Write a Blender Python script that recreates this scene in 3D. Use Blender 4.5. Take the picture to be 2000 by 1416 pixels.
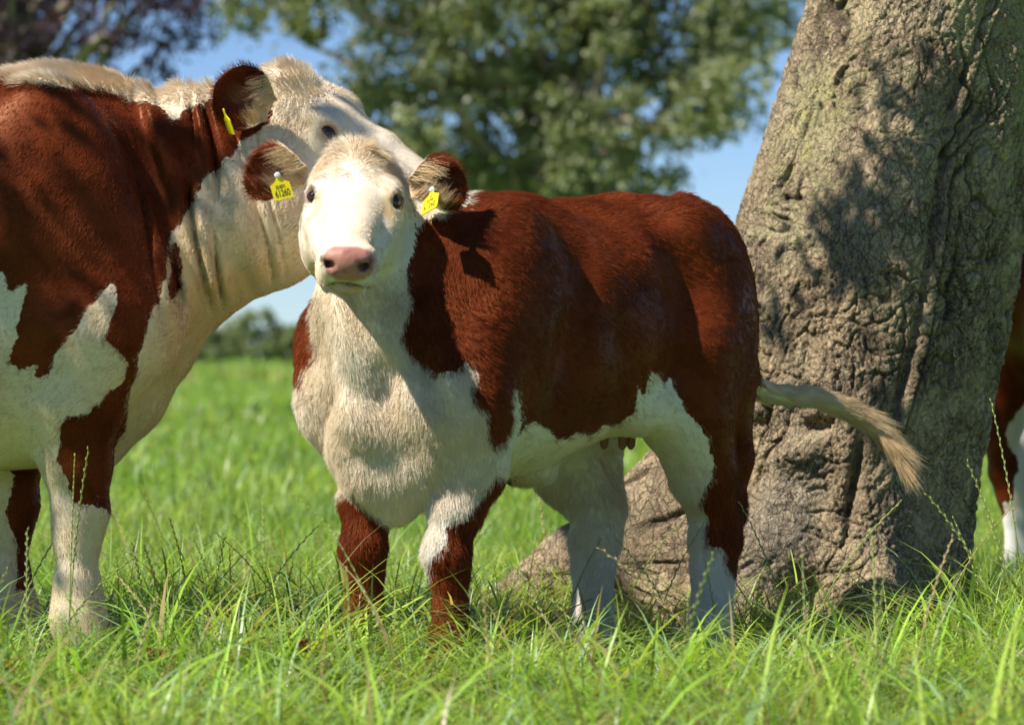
import bpy, math, random
import numpy as np
from mathutils import Vector, Matrix

# ------------------------------------------------------------------ camera, sky, sun, exposure
scene = bpy.context.scene
for o in list(bpy.data.objects):
    bpy.data.objects.remove(o)
COL = scene.collection
F = 6800.0                      # focal length in units of a 2000-wide frame
CAMZ = 0.72
HOR = 695.0
cam_d = bpy.data.cameras.new('camera')
cam = bpy.data.objects.new('camera', cam_d)
COL.objects.link(cam)
cam.location = (0, 0, CAMZ)
cam.rotation_euler = (math.radians(90), 0, 0)
cam_d.sensor_width = 36.0
cam_d.lens = 36.0 * F / 2000.0
cam_d.shift_y = -(708 - HOR) / 2000.0
cam_d.clip_start = 0.1
cam_d.clip_end = 6000
cam_d.dof.use_dof = True
cam_d.dof.focus_distance = 8.0
cam_d.dof.aperture_fstop = 4.5
scene.camera = cam

SUN_EL = math.radians(49)
SUN_FRONT = math.radians(32)    # how far the sun stands to the camera's side of due left
SDIR = Vector((-math.cos(SUN_FRONT) * math.cos(SUN_EL), -math.sin(SUN_FRONT) * math.cos(SUN_EL), math.sin(SUN_EL)))
world = bpy.data.worlds.new('World')
scene.world = world
world.use_nodes = True
wn = world.node_tree
wn.nodes.clear()
sky = wn.nodes.new('ShaderNodeTexSky')
sky.sky_type = 'NISHITA'
sky.sun_disc = False
sky.sun_elevation = SUN_EL
sky.sun_rotation = math.atan2(SDIR.x, SDIR.y)
sky.altitude = 2500
sky.air_density = 1.0
sky.dust_density = 0.0
sky.ozone_density = 1.0
bg = wn.nodes.new('ShaderNodeBackground')
bg.inputs['Strength'].default_value = 0.066
wo = wn.nodes.new('ShaderNodeOutputWorld')
tint = wn.nodes.new('ShaderNodeMix')
tint.data_type = 'RGBA'
tint.blend_type = 'MULTIPLY'
tint.inputs[0].default_value = 1.0
tint.inputs[7].default_value = (0.76, 0.92, 1.2, 1)
wn.links.new(sky.outputs[0], tint.inputs[6])
wn.links.new(tint.outputs[2], bg.inputs['Color'])
wn.links.new(bg.outputs[0], wo.inputs['Surface'])

sun_d = bpy.data.lights.new('sun', 'SUN')
sun_d.energy = 5.0
sun_d.angle = math.radians(0.53)
sun_d.color = (1.0, 0.95, 0.86)
sun = bpy.data.objects.new('sun', sun_d)
COL.objects.link(sun)
sun.location = SDIR * 30
sun.rotation_euler = SDIR.to_track_quat('Z', 'Y').to_euler()

vs = scene.view_settings
vs.view_transform = 'Standard'
vs.look = 'None'
vs.exposure = 0.64
vs.gamma = 1.0
vs.use_curve_mapping = False
scene.render.engine = 'CYCLES'
scene.cycles.use_denoising = True
scene.cycles.max_bounces = 8
scene.cycles.diffuse_bounces = 4
scene.cycles.glossy_bounces = 2
scene.cycles.transmission_bounces = 4
scene.cycles.transparent_max_bounces = 8
scene.cycles_curves.shape = 'RIBBONS'
scene.cycles_curves.subdivisions = 2

# ------------------------------------------------------------------ helpers
RS = np.random.RandomState(7)
A = np.array


def P(px, py, Y):
    """a point at distance Y that stands at (px, py) of the 2000x1416 frame"""
    return A([(px - 1000.0) / F * Y, Y, CAMZ - (py - HOR) / F * Y])


def proj(w):
    return 1000.0 + w[:, 0] / w[:, 1] * F, HOR - (w[:, 2] - CAMZ) / w[:, 1] * F


def hash3(ix, iy, iz, seed=0):
    h = (ix.astype(np.int64) * 374761393 + iy.astype(np.int64) * 668265263 + iz.astype(np.int64) * 2147483647 + seed * 144665) & 0xFFFFFFFF
    h = ((h ^ (h >> 13)) * 1274126177) & 0xFFFFFFFF
    h = ((h ^ (h >> 16)) * 2246822519) & 0xFFFFFFFF
    return ((h ^ (h >> 15)) & 0xFFFFFF) / float(0xFFFFFF)


def vnoise(p, seed=0):
    """value noise, -1..1"""
    i = np.floor(p).astype(np.int64)
    f = p - i
    f = f * f * f * (f * (f * 6 - 15) + 10)
    r = 0
    for dx in (0, 1):
        wx = f[:, 0] if dx else 1 - f[:, 0]
        for dy in (0, 1):
            wy = f[:, 1] if dy else 1 - f[:, 1]
            for dz in (0, 1):
                wz = f[:, 2] if dz else 1 - f[:, 2]
                r = r + wx * wy * wz * hash3(i[:, 0] + dx, i[:, 1] + dy, i[:, 2] + dz, seed)
    return r * 2 - 1


def fbm(p, oct=4, seed=0, gain=0.5):
    a, s, r = 1.0, 0.0, 0
    for k in range(oct):
        r = r + a * vnoise(p * (2.03 ** k) + k * 17.3, seed + k)
        s += a
        a *= gain
    return r / s


def voronoi2(p, seed=0):
    """F1, F2 and the id of the nearest cell of a 2-d jittered grid"""
    i = np.floor(p).astype(np.int64)
    f1 = np.full(len(p), 9.0)
    f2 = np.full(len(p), 9.0)
    cid = np.zeros(len(p))
    for dx in (-1, 0, 1):
        for dy in (-1, 0, 1):
            cx, cy = i[:, 0] + dx, i[:, 1] + dy
            z = np.zeros_like(cx)
            jx, jy = hash3(cx, cy, z, seed), hash3(cx, cy, z + 1, seed)
            d = np.hypot(cx + jx - p[:, 0], cy + jy - p[:, 1])
            new = d < f1
            f2 = np.where(new, f1, np.minimum(f2, d))
            cid = np.where(new, hash3(cx, cy, z + 2, seed), cid)
            f1 = np.where(new, d, f1)
    return f1, f2, cid


def poly_sd(x, y, poly):
    """signed distance to a 2-d polygon, positive inside"""
    pts = A(poly, float)
    d = np.full(len(x), 1e18)
    ins = np.zeros(len(x), bool)
    n = len(pts)
    for k in range(n):
        ax, ay = pts[k]
        bx, by = pts[(k + 1) % n]
        ex, ey = bx - ax, by - ay
        wx, wy = x - ax, y - ay
        t = np.clip((wx * ex + wy * ey) / (ex * ex + ey * ey + 1e-12), 0, 1)
        d = np.minimum(d, (wx - ex * t) ** 2 + (wy - ey * t) ** 2)
        c = ((ay > y) != (by > y)) & (x < (bx - ax) * (y - ay) / (by - ay + 1e-12) + ax)
        ins ^= c
    d = np.sqrt(d)
    return np.where(ins, d, -d)


def sstep(a, b, x):
    t = np.clip((x - a) / (b - a), 0, 1)
    return t * t * (3 - 2 * t)


def mesh_np(name, verts, faces, smooth=True):
    """mesh from arrays; faces: an (n, k) array or a list of such arrays"""
    if not isinstance(faces, list):
        faces = [faces]
    me = bpy.data.meshes.new(name)
    nv = len(verts)
    nl = sum(f.size for f in faces)
    nf = sum(len(f) for f in faces)
    me.vertices.add(nv)
    me.vertices.foreach_set('co', np.ascontiguousarray(verts, dtype=np.float32).ravel())
    me.loops.add(nl)
    me.polygons.add(nf)
    me.loops.foreach_set('vertex_index', np.concatenate([f.ravel() for f in faces]).astype(np.int32))
    tot = np.concatenate([np.full(len(f), f.shape[1], np.int32) for f in faces])
    start = np.concatenate([[0], np.cumsum(tot)[:-1]]).astype(np.int32)
    me.polygons.foreach_set('loop_start', start)
    me.polygons.foreach_set('loop_total', tot)
    me.polygons.foreach_set('use_smooth', np.full(nf, smooth))
    me.update(calc_edges=True)
    return me


def set_attr(me, name, data, typ='FLOAT', dom='POINT'):
    at = me.attributes.new(name, typ, dom)
    if typ == 'FLOAT':
        at.data.foreach_set('value', np.ascontiguousarray(data, np.float32))
    elif typ == 'FLOAT_VECTOR':
        at.data.foreach_set('vector', np.ascontiguousarray(data, np.float32).ravel())
    elif typ == 'FLOAT_COLOR':
        d = np.ones((len(data), 4), np.float32)
        d[:, :3] = data
        at.data.foreach_set('color', d.ravel())


def link(name, data, parent=None, mat=None):
    o = bpy.data.objects.new(name, data)
    COL.objects.link(o)
    if parent is not None:
        o.parent = parent
    if mat is not None and data is not None:
        data.materials.clear()
        data.materials.append(mat)
    return o


def tag(o, label=None, cat=None, group=None, kind=None):
    if label:
        o['label'] = label
    if cat:
        o['category'] = cat
    if group:
        o['group'] = group
    if kind:
        o['kind'] = kind
    return o


def empty(name, loc, rz=0.0):
    o = bpy.data.objects.new(name, None)
    COL.objects.link(o)
    o.location = loc
    o.rotation_euler = (0, 0, rz)
    o.empty_display_size = 0.1
    return o


def catmull(pts, n):
    pts = A(pts, float)
    k = len(pts)
    ext = np.vstack([2 * pts[0] - pts[1], pts, 2 * pts[-1] - pts[-2]])
    t = np.linspace(0, k - 1, n)
    i = np.minimum(t.astype(int), k - 2)
    f = (t - i)[:, None]
    p0, p1, p2, p3 = ext[i], ext[i + 1], ext[i + 2], ext[i + 3]
    return 0.5 * ((2 * p1) + (-p0 + p2) * f + (2 * p0 - 5 * p1 + 4 * p2 - p3) * f ** 2 + (-p0 + 3 * p1 - 3 * p2 + p3) * f ** 3)


def tube(path, radii, ns=8, cap=True):
    """verts, faces, tangents of a tube"""
    path = A(path, float)
    n = len(path)
    T = np.gradient(path, axis=0)
    T /= np.linalg.norm(T, axis=1)[:, None] + 1e-12
    up = A([0.31, 0.2, 0.93])
    U = np.cross(T, up)
    U /= np.linalg.norm(U, axis=1)[:, None] + 1e-12
    V = np.cross(T, U)
    a = np.linspace(0, 2 * np.pi, ns, endpoint=False)
    R = A(radii, float).reshape(n, 1, 1)
    v = path[:, None, :] + R * (np.cos(a)[None, :, None] * U[:, None, :] + np.sin(a)[None, :, None] * V[:, None, :])
    v = v.reshape(-1, 3)
    i = np.arange(n - 1)[:, None] * ns
    j = np.arange(ns)[None, :]
    j2 = (j + 1) % ns
    f = np.stack([i + j, i + j2, i + ns + j2, i + ns + j], -1).reshape(-1, 4)
    return v, f, np.repeat(T, ns, axis=0)


class Geo:
    """collects pieces of ONE mesh"""
    def __init__(s):
        s.v, s.f, s.a, s.n = [], {}, [], 0

    def add(s, v, f, a=None):
        s.f.setdefault(f.shape[1], []).append(f + s.n)
        s.v.append(v)
        if a is not None:
            s.a.append(np.broadcast_to(A(a, float), (len(v), 3)))
        s.n += len(v)

    def build(s, name, smooth=True):
        me = mesh_np(name, np.concatenate(s.v), [np.concatenate(x) for x in s.f.values()], smooth)
        if s.a:
            set_attr(me, 'tone', np.concatenate(s.a), 'FLOAT_COLOR')
        return me


# ------------------------------------------------------------------ materials
def new_mat(name):
    m = bpy.data.materials.new(name)
    m.use_nodes = True
    nt = m.node_tree
    nt.nodes.clear()
    out = nt.nodes.new('ShaderNodeOutputMaterial')
    return m, nt, out


def N(nt, typ, ins=None, **kw):
    n = nt.nodes.new(typ)
    for k, v in kw.items():
        setattr(n, k, v)
    for k, v in (ins or {}).items():
        if isinstance(v, bpy.types.NodeSocket):
            nt.links.new(v, n.inputs[k])
        else:
            n.inputs[k].default_value = v
    return n


def rgb(*c):
    return (c[0], c[1], c[2], 1.0)


def mixc(nt, fac, a, b, mode='MIX'):
    n = nt.nodes.new('ShaderNodeMix')
    n.data_type = 'RGBA'
    n.blend_type = mode
    for idx, v in ((0, fac), (6, a), (7, b)):
        if isinstance(v, bpy.types.NodeSocket):
            nt.links.new(v, n.inputs[idx])
        else:
            n.inputs[idx].default_value = v
    return n.outputs[2]


def math_n(nt, op, a, b=0.0, clamp=False):
    n = nt.nodes.new('ShaderNodeMath')
    n.operation = op
    n.use_clamp = clamp
    for idx, v in ((0, a), (1, b)):
        if isinstance(v, bpy.types.NodeSocket):
            nt.links.new(v, n.inputs[idx])
        else:
            n.inputs[idx].default_value = v
    return n.outputs[0]


def attr(nt, name):
    n = nt.nodes.new('ShaderNodeAttribute')
    n.attribute_name = name
    return n


def ramp(nt, fac, stops):
    n = nt.nodes.new('ShaderNodeValToRGB')
    el = n.color_ramp.elements
    while len(el) < len(stops):
        el.new(0.5)
    for e, (p, c) in zip(el, stops):
        e.position = p
        e.color = rgb(*c)
    nt.links.new(fac, n.inputs[0])
    return n.outputs[0]


def noise_n(nt, scale, detail=3.0, rough=0.55, vec=None, dist=0.0):
    n = nt.nodes.new('ShaderNodeTexNoise')
    n.inputs['Scale'].default_value = scale
    n.inputs['Detail'].default_value = detail
    n.inputs['Roughness'].default_value = rough
    n.inputs['Distortion'].default_value = dist
    if vec is not None:
        nt.links.new(vec, n.inputs['Vector'])
    return n.outputs['Fac']


def leaf_material(name, trans=0.35, rough=0.45, sat=1.0, spec=0.3):
    """leaves and grass: colour from the mesh, some light let through"""
    m, nt, out = new_mat(name)
    c = attr(nt, 'tone').outputs['Color']
    b = N(nt, 'ShaderNodeBsdfPrincipled', {'Base Color': c, 'Roughness': rough})
    b.inputs['Specular IOR Level'].default_value = spec
    tcol = mixc(nt, 1.0, c, rgb(1.15, 1.05, 0.45), 'MULTIPLY')
    t = N(nt, 'ShaderNodeBsdfTranslucent', {'Color': tcol})
    mx = N(nt, 'ShaderNodeMixShader', {0: trans, 1: b.outputs[0], 2: t.outputs[0]})
    nt.links.new(mx.outputs[0], out.inputs[0])
    return m


def plain(name, col, rough=0.6, spec=0.3, bump=None):
    m, nt, out = new_mat(name)
    b = N(nt, 'ShaderNodeBsdfPrincipled', {'Roughness': rough})
    b.inputs['Specular IOR Level'].default_value = spec
    nz = noise_n(nt, 60.0, 4)
    c = mixc(nt, nz, rgb(*[x * 0.75 for x in col]), rgb(*[min(1, x * 1.2) for x in col]))
    nt.links.new(c, b.inputs['Base Color'])
    if bump:
        bp = N(nt, 'ShaderNodeBump', {'Strength': 0.5, 'Distance': bump, 'Height': noise_n(nt, 220.0, 4)})
        nt.links.new(bp.outputs[0], b.inputs['Normal'])
    nt.links.new(b.outputs[0], out.inputs[0])
    return m


def coat_material():
    """hide and hair alike: red or white after the mesh's coat map, cream tints, bare pink skin"""
    m, nt, out = new_mat('coat')
    hair = nt.nodes.new('ShaderNodeHairInfo')
    rndv = attr(nt, 'rnd').outputs['Fac']
    geo = nt.nodes.new('ShaderNodeTexCoord')
    coat = attr(nt, 'coat').outputs['Fac']
    tan = attr(nt, 'tan').outputs['Fac']
    pink = attr(nt, 'pink').outputs['Fac']
    dark = attr(nt, 'dark').outputs['Fac']
    nz = noise_n(nt, 90.0, 3, vec=geo.outputs['Object'])
    jit = math_n(nt, 'MULTIPLY', math_n(nt, 'SUBTRACT', nz, 0.5), 1.6)
    jit2 = math_n(nt, 'MULTIPLY', math_n(nt, 'SUBTRACT', rndv, 0.5), 1.5)
    jit2 = math_n(nt, 'MULTIPLY', jit2, hair.outputs['Is Strand'])
    s = math_n(nt, 'ADD', math_n(nt, 'ADD', coat, jit), jit2)
    white = math_n(nt, 'MULTIPLY_ADD', s, 4.0, True)
    white.node.inputs[2].default_value = 0.5
    white.node.use_clamp = True
    nz2 = noise_n(nt, 9.0, 4, vec=geo.outputs['Object'])
    rnd = math_n(nt, 'MULTIPLY', rndv, hair.outputs['Is Strand'])
    redf = math_n(nt, 'ADD', math_n(nt, 'MULTIPLY', nz2, 0.7), math_n(nt, 'MULTIPLY', rnd, 0.45))
    red = ramp(nt, redf, [(0.2, (0.058, 0.0095, 0.0034)), (0.55, (0.155, 0.029, 0.0088)), (0.95, (0.36, 0.084, 0.022))])
    tf = math_n(nt, 'ADD', math_n(nt, 'ADD', tan, math_n(nt, 'MULTIPLY', rnd, 0.22)), math_n(nt, 'MULTIPLY', math_n(nt, 'SUBTRACT', nz2, 0.5), 0.55), True)
    cream = ramp(nt, tf, [(0.0, (0.74, 0.70, 0.645)), (0.4, (0.77, 0.66, 0.50)), (1.0, (0.66, 0.46, 0.245))])
    c = mixc(nt, white, red, cream)
    skin = mixc(nt, noise_n(nt, 55.0, 4, vec=geo.outputs['Object']), rgb(0.34, 0.135, 0.10), rgb(0.50, 0.235, 0.185))
    c = mixc(nt, pink, c, skin)
    c = mixc(nt, dark, c, rgb(0.035, 0.016, 0.012))
    b = N(nt, 'ShaderNodeBsdfPrincipled', {'Base Color': c, 'Roughness': 0.42})
    notred = math_n(nt, 'MAXIMUM', white, pink)
    sp = math_n(nt, 'SUBTRACT', .28, math_n(nt, 'MULTIPLY', notred, .08))
    nt.links.new(sp, b.inputs['Specular IOR Level'])
    nt.links.new(mixc(nt, notred, rgb(1.0, .40, .17), rgb(1, 1, 1)), b.inputs['Specular Tint'])
    bp = N(nt, 'ShaderNodeBump', {'Strength': math_n(nt, 'MULTIPLY', pink, .6), 'Distance': .0012, 'Height': noise_n(nt, 300.0, 3, .6, geo.outputs['Object'])})
    nt.links.new(bp.outputs[0], b.inputs['Normal'])
    nt.links.new(b.outputs[0], out.inputs[0])
    return m


# ------------------------------------------------------------------ fur: strands grown from a hide, carried as its child
def add_fur(o, mat, density, radius=0.0005, spread=0.3, bend=0.3, seed=1, clump=0.0, name='fur'):
    me = o.data
    nv, nf = len(me.vertices), len(me.polygons)
    co = np.empty(nv * 3, np.float32)
    me.vertices.foreach_get('co', co)
    co = co.reshape(-1, 3)
    vi = np.empty(len(me.loops), np.int32)
    me.loops.foreach_get('vertex_index', vi)
    quad = vi.reshape(-1, 4)
    tri = np.concatenate([quad[:, [0, 1, 2]], quad[:, [0, 2, 3]]])

    def get(nm, k=1):
        b = np.empty(nv * k, np.float32)
        me.attributes[nm].data.foreach_get('vector' if k == 3 else 'value', b)
        return b.reshape(-1, k) if k > 1 else b

    den = get('fur_den')
    e1, e2 = co[tri[:, 1]] - co[tri[:, 0]], co[tri[:, 2]] - co[tri[:, 0]]
    fn = np.cross(e1, e2)
    area = np.linalg.norm(fn, axis=1) / 2
    w = area * den[tri].mean(1) * density
    cum = np.cumsum(w)
    n = int(cum[-1])
    R = np.random.RandomState(seed)
    t = np.minimum(np.searchsorted(cum, R.rand(n) * cum[-1]), len(tri) - 1)
    r1, r2 = np.sqrt(R.rand(n)), R.rand(n)
    bc = np.stack([1 - r1, r1 * (1 - r2), r1 * r2], 1).astype(np.float32)
    T = tri[t]

    def itp(x):
        return (x[T] * (bc[:, :, None] if x.ndim == 2 else bc)).sum(1)

    root = itp(co)
    nrm = unit(fn[t])
    d = unit(itp(get('fur_dir', 3)) + spread * R.uniform(-1, 1, (n, 3)))
    if clump:
        d = unit(d + clump * np.stack([vnoise(root * 75, 50 + k) for k in range(3)], 1))
    ln = itp(get('fur_len')) * R.uniform(.55, 1.2, n)
    m = 4
    s = np.linspace(0, 1, m)
    pos = root[:, None] - nrm[:, None] * .001 + d[:, None] * (s[None, :, None] * ln[:, None, None]) - nrm[:, None] * (bend * .5 * s[None, :, None] ** 2 * ln[:, None, None])
    cv = bpy.data.hair_curves.new(name)
    cv.add_curves([m] * n)
    cv.attributes['position'].data.foreach_set('vector', pos.astype(np.float32).ravel())
    ra = cv.attributes.get('radius') or cv.attributes.new('radius', 'FLOAT', 'POINT')
    ra.data.foreach_set('value', np.tile((radius * (1 - .8 * s)).astype(np.float32), n))
    for nm in ('coat', 'tan', 'pink', 'dark'):
        at = cv.attributes.new(nm, 'FLOAT', 'CURVE')
        at.data.foreach_set('value', itp(get(nm)).astype(np.float32))
    at = cv.attributes.new('rnd', 'FLOAT', 'CURVE')
    at.data.foreach_set('value', R.rand(n).astype(np.float32))
    cv.materials.append(mat)
    f = bpy.data.objects.new(name, cv)
    COL.objects.link(f)
    f.parent = o
    return f


# ------------------------------------------------------------------ implicit surfaces for the animals
def smin(a, b, k):
    h = np.maximum(k - np.abs(a - b), 0.0)
    return np.minimum(a, b) - h * h / (4 * k)


def smax(a, b, k):
    return -smin(-a, -b, k)


def cone(p, a, b, ra, rb):
    a = A(a, np.float32)
    ba = A(b, np.float32) - a
    pa = p - a
    t = np.clip(pa @ ba / (ba @ ba), 0, 1)
    q = pa - t[:, None] * ba
    return np.sqrt((q * q).sum(1)) - (ra + t * (rb - ra))


def chain(p, pts, k=0.03):
    """pts: (x, y, z, r) list"""
    d = None
    for a, b in zip(pts[:-1], pts[1:]):
        e = cone(p, a[:3], b[:3], a[3], b[3])
        d = e if d is None else smin(d, e, k)
    return d


def ell(p, c, r, R=None):
    q = p - A(c, np.float32)
    if R is not None:
        q = q @ A(R, np.float32)
    r = A(r, np.float32)
    k0 = np.sqrt(((q / r) ** 2).sum(1)) + 1e-9
    k1 = np.sqrt(((q / (r * r)) ** 2).sum(1)) + 1e-9
    return k0 * (k0 - 1) / k1


def loft(p, st, ex=2.0):
    """body of elliptic sections along x; st rows: x, top, bottom, half width"""
    st = A(st, np.float32)
    xs = np.linspace(st[0, 0], st[-1, 0], 80)
    sm = []
    for c in (1, 2, 3):
        v = np.interp(xs, st[:, 0], st[:, c])
        for _ in range(2):
            v = np.convolve(np.pad(v, 2, mode='edge'), [0.1, 0.2, 0.4, 0.2, 0.1], mode='valid')
        sm.append(v)
    x = np.clip(p[:, 0], xs[0], xs[-1])
    top, bot, hw = [np.interp(x, xs, v) for v in sm]
    cz, hh = (top + bot) / 2, (top - bot) / 2
    qy, qz = np.abs(p[:, 1]) / hw, np.abs(p[:, 2] - cz) / hh
    rr = (qy ** ex + qz ** ex) ** (1.0 / ex)
    d = (rr - 1) * np.minimum(hw, hh)
    dx = np.abs(p[:, 0] - x)
    return np.where(dx > 0, np.sqrt(np.maximum(d, 0) ** 2 + dx * dx) + np.minimum(d, 0) * 0, d)


def surface(f, lo, hi, h):
    """surface nets over a sparse band; returns verts and quads"""
    lo, hi = A(lo, float), A(hi, float)
    n = np.ceil((hi - lo) / (4 * h)).astype(int)
    ax = [lo[k] + (np.arange(n[k]) + 0.5) * 4 * h - 0.5 * h for k in range(3)]
    g = np.stack(np.meshgrid(*ax, indexing='ij'), -1).reshape(-1, 3).astype(np.float32)
    c = f(g).reshape(n)
    band = np.abs(c) < 4 * h * 1.9
    fine = np.repeat(np.repeat(np.repeat(band, 4, 0), 4, 1), 4, 2)
    Fv = np.repeat(np.repeat(np.repeat(np.where(c > 0, 1.0, -1.0).astype(np.float32), 4, 0), 4, 1), 4, 2)
    idx = np.argwhere(fine)
    vals = np.empty(len(idx), np.float32)
    for s in range(0, len(idx), 400000):
        vals[s:s + 400000] = f((lo + idx[s:s + 400000] * h).astype(np.float32))
    Fv[idx[:, 0], idx[:, 1], idx[:, 2]] = vals
    S = Fv < 0
    nx, ny, nz = Fv.shape
    cnt = np.zeros((nx - 1, ny - 1, nz - 1), np.int8)
    for dx in (0, 1):
        for dy in (0, 1):
            for dz in (0, 1):
                cnt += S[dx:nx - 1 + dx, dy:ny - 1 + dy, dz:nz - 1 + dz]
    cells = np.argwhere((cnt > 0) & (cnt < 8))
    vid = np.full(cnt.shape, -1, np.int64)
    vid[cells[:, 0], cells[:, 1], cells[:, 2]] = np.arange(len(cells))
    acc = np.zeros((len(cells), 3))
    num = np.zeros(len(cells))
    co = [(a, b, cc) for a in (0, 1) for b in (0, 1) for cc in (0, 1)]
    for a in co:
        for axis in range(3):
            if a[axis]:
                continue
            b = list(a)
            b[axis] = 1
            i0, i1 = cells + A(a), cells + A(b)
            v0, v1 = Fv[i0[:, 0], i0[:, 1], i0[:, 2]], Fv[i1[:, 0], i1[:, 1], i1[:, 2]]
            m = (v0 < 0) != (v1 < 0)
            t = np.where(m, v0 / np.where(m, v0 - v1, 1), 0)
            pt = i0 + 0.0
            pt[:, axis] += t
            acc += pt * m[:, None]
            num += m
    V = lo + acc / num[:, None] * h
    faces = []
    for axis in range(3):
        u, w = (axis + 1) % 3, (axis + 2) % 3
        s0 = [slice(None)] * 3
        s1 = [slice(None)] * 3
        s0[axis], s1[axis] = slice(0, -1), slice(1, None)
        e = np.argwhere(S[tuple(s0)] != S[tuple(s1)])
        e = e[(e[:, u] > 0) & (e[:, w] > 0) & (e[:, u] < Fv.shape[u] - 1) & (e[:, w] < Fv.shape[w] - 1)]
        inside = S[e[:, 0], e[:, 1], e[:, 2]]
        q = []
        for du, dw in ((-1, -1), (0, -1), (0, 0), (-1, 0)):
            k = e.copy()
            k[:, u] += du
            k[:, w] += dw
            q.append(vid[k[:, 0], k[:, 1], k[:, 2]])
        q = np.stack(q, 1)
        q = np.where(inside[:, None], q, q[:, ::-1])
        faces.append(q[(q >= 0).all(1)])
    faces = np.concatenate(faces)
    # settle the vertices on the surface
    for it in range(2):
        d = f(V.astype(np.float32))
        G = grad(f, V, h * 0.5)
        gl = (G * G).sum(1) + 1e-6
        V = V - np.clip((d / gl), -h, h)[:, None] * G * 0.9
    return V, faces


def grad(f, V, e):
    G = np.zeros_like(V)
    for k in range(3):
        o = np.zeros(3)
        o[k] = e
        G[:, k] = (f((V + o).astype(np.float32)) - f((V - o).astype(np.float32))) / (2 * e)
    return G


def unit(v):
    v = A(v, float)
    return v / (np.linalg.norm(v, axis=-1, keepdims=True) + 1e-12)
# ------------------------------------------------------------------ ground, sky is the world
def ground_h(x, y):
    p = np.stack([x * .55, y * .4, np.zeros_like(x)], 1)
    near = np.exp(-((y - 8.0) / 14.0) ** 2)
    return (.020 * vnoise(p, 4) + .010 * vnoise(p * 2.7, 5)) * near - .085 * np.exp(-((x - .42) / .42) ** 2 - ((y - 8.3) / .55) ** 2)


def make_ground():
    ys = np.concatenate([np.linspace(-30, 4, 12), np.linspace(4.4, 16, 90), np.linspace(16.5, 60, 50), np.geomspace(64, 4000, 40)])
    g = np.linspace(-1, 1, 121)
    V = []
    for y in ys:
        hw = 40 + abs(y) * .9
        xs = np.sign(g) * np.abs(g) ** 2.6 * hw
        V.append(np.stack([xs, np.full_like(xs, y), ground_h(xs, np.full_like(xs, y)) - .004], 1))
    V = np.concatenate(V)
    n, m = len(ys), len(g)
    i = np.arange(n - 1)[:, None] * m
    j = np.arange(m - 1)[None]
    f = np.stack([i + j, i + j + 1, i + m + j + 1, i + m + j], -1).reshape(-1, 4)
    m_, nt, out = new_mat('pasture')
    tc = nt.nodes.new('ShaderNodeTexCoord')
    n1 = noise_n(nt, .35, 5, vec=tc.outputs['Object'])
    n2 = noise_n(nt, 9.0, 6, .7, vec=tc.outputs['Object'])
    c1 = ramp(nt, n1, [(.3, (.09, .20, .015)), (.5, (.135, .27, .024)), (.72, (.20, .30, .04))])
    c2 = mixc(nt, n2, rgb(.35, .4, .3), rgb(1.25, 1.2, 1.1))
    c = mixc(nt, 1.0, c1, c2, 'MULTIPLY')
    b = N(nt, 'ShaderNodeBsdfPrincipled', {'Base Color': c, 'Roughness': .9})
    b.inputs['Specular IOR Level'].default_value = .1
    nt.links.new(b.outputs[0], out.inputs[0])
    o = link('ground', mesh_np('ground', V, f), None, m_)
    tag(o, 'grassy pasture ground running to the far hedge', 'ground', kind='structure')


make_ground()

GRASS = leaf_material('grass_blade', .48, .36, spec=.5)


def blades(n, pos, height, width, lean, col, seg=4, seed=0, curl=.5):
    """n grass blades as tapering bent strips: verts, faces, colours"""
    R = np.random.RandomState(seed)
    az = R.rand(n) * 2 * np.pi
    side = np.stack([np.cos(az), np.sin(az), np.zeros(n)], 1)
    bend = np.stack([-np.sin(az), np.cos(az), np.zeros(n)], 1)
    tw = R.uniform(-.6, .6, n)
    s = np.linspace(0, 1, seg)
    V = np.zeros((n, seg * 2 - 1, 3))
    for k, t in enumerate(s):
        out = lean * (t * .6 + curl * 1.2 * t ** 2.2)
        up = height * (t - .42 * np.clip(lean, 0, 1.3) * t ** 2.4)
        c = pos + bend * (out * height)[:, None] + A([0, 0, 1.0]) * up[:, None]
        w = width * (1 - t ** 1.7) * (.7 + .6 * t * (1 - t) * 2)
        a = tw * t
        sd = side * np.cos(a)[:, None] + bend * np.sin(a)[:, None]
        if k < seg - 1:
            V[:, 2 * k] = c - sd * (w / 2)[:, None]
            V[:, 2 * k + 1] = c + sd * (w / 2)[:, None]
        else:
            V[:, 2 * k] = c
    m = seg * 2 - 1
    base = np.arange(n)[:, None] * m
    quads = np.concatenate([base + A([2 * k, 2 * k + 1, 2 * k + 3, 2 * k + 2]) for k in range(seg - 2)])
    tris = base + A([m - 3, m - 2, m - 1])
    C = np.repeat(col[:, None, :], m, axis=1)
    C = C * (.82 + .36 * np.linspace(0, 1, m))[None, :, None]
    return V.reshape(-1, 3), quads, tris, C.reshape(-1, 3)


def grass_col(n, x, y, R, dry=.06):
    """colour of each blade: fresh green, yellower here and there, a few dead"""
    pz = np.stack([x * 1.3, y * .9, np.zeros(n)], 1)
    k = np.clip(.5 + .5 * vnoise(pz, 14) + R.normal(0, .22, n), 0, 1)[:, None]
    g = A([.19, .37, .035]) * (1 - k) + A([.42, .54, .10]) * k
    blue = (R.rand(n) < .22)[:, None]
    g = np.where(blue, A([.27, .40, .18]), g)
    dead = (R.rand(n) < dry)[:, None]
    g = np.where(dead, A([.34, .27, .12]) * R.uniform(.7, 1.1, (n, 1)), g)
    return g * R.uniform(.55, 1.3, (n, 1))


def in_view(x, y, margin):
    return np.abs(x) < y * 1000.0 / F + margin


def trunk_clear(x, y):
    """bare, shaded earth close round the tree"""
    return np.hypot((x - .85), (y - 9.3)) / .62


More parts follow.
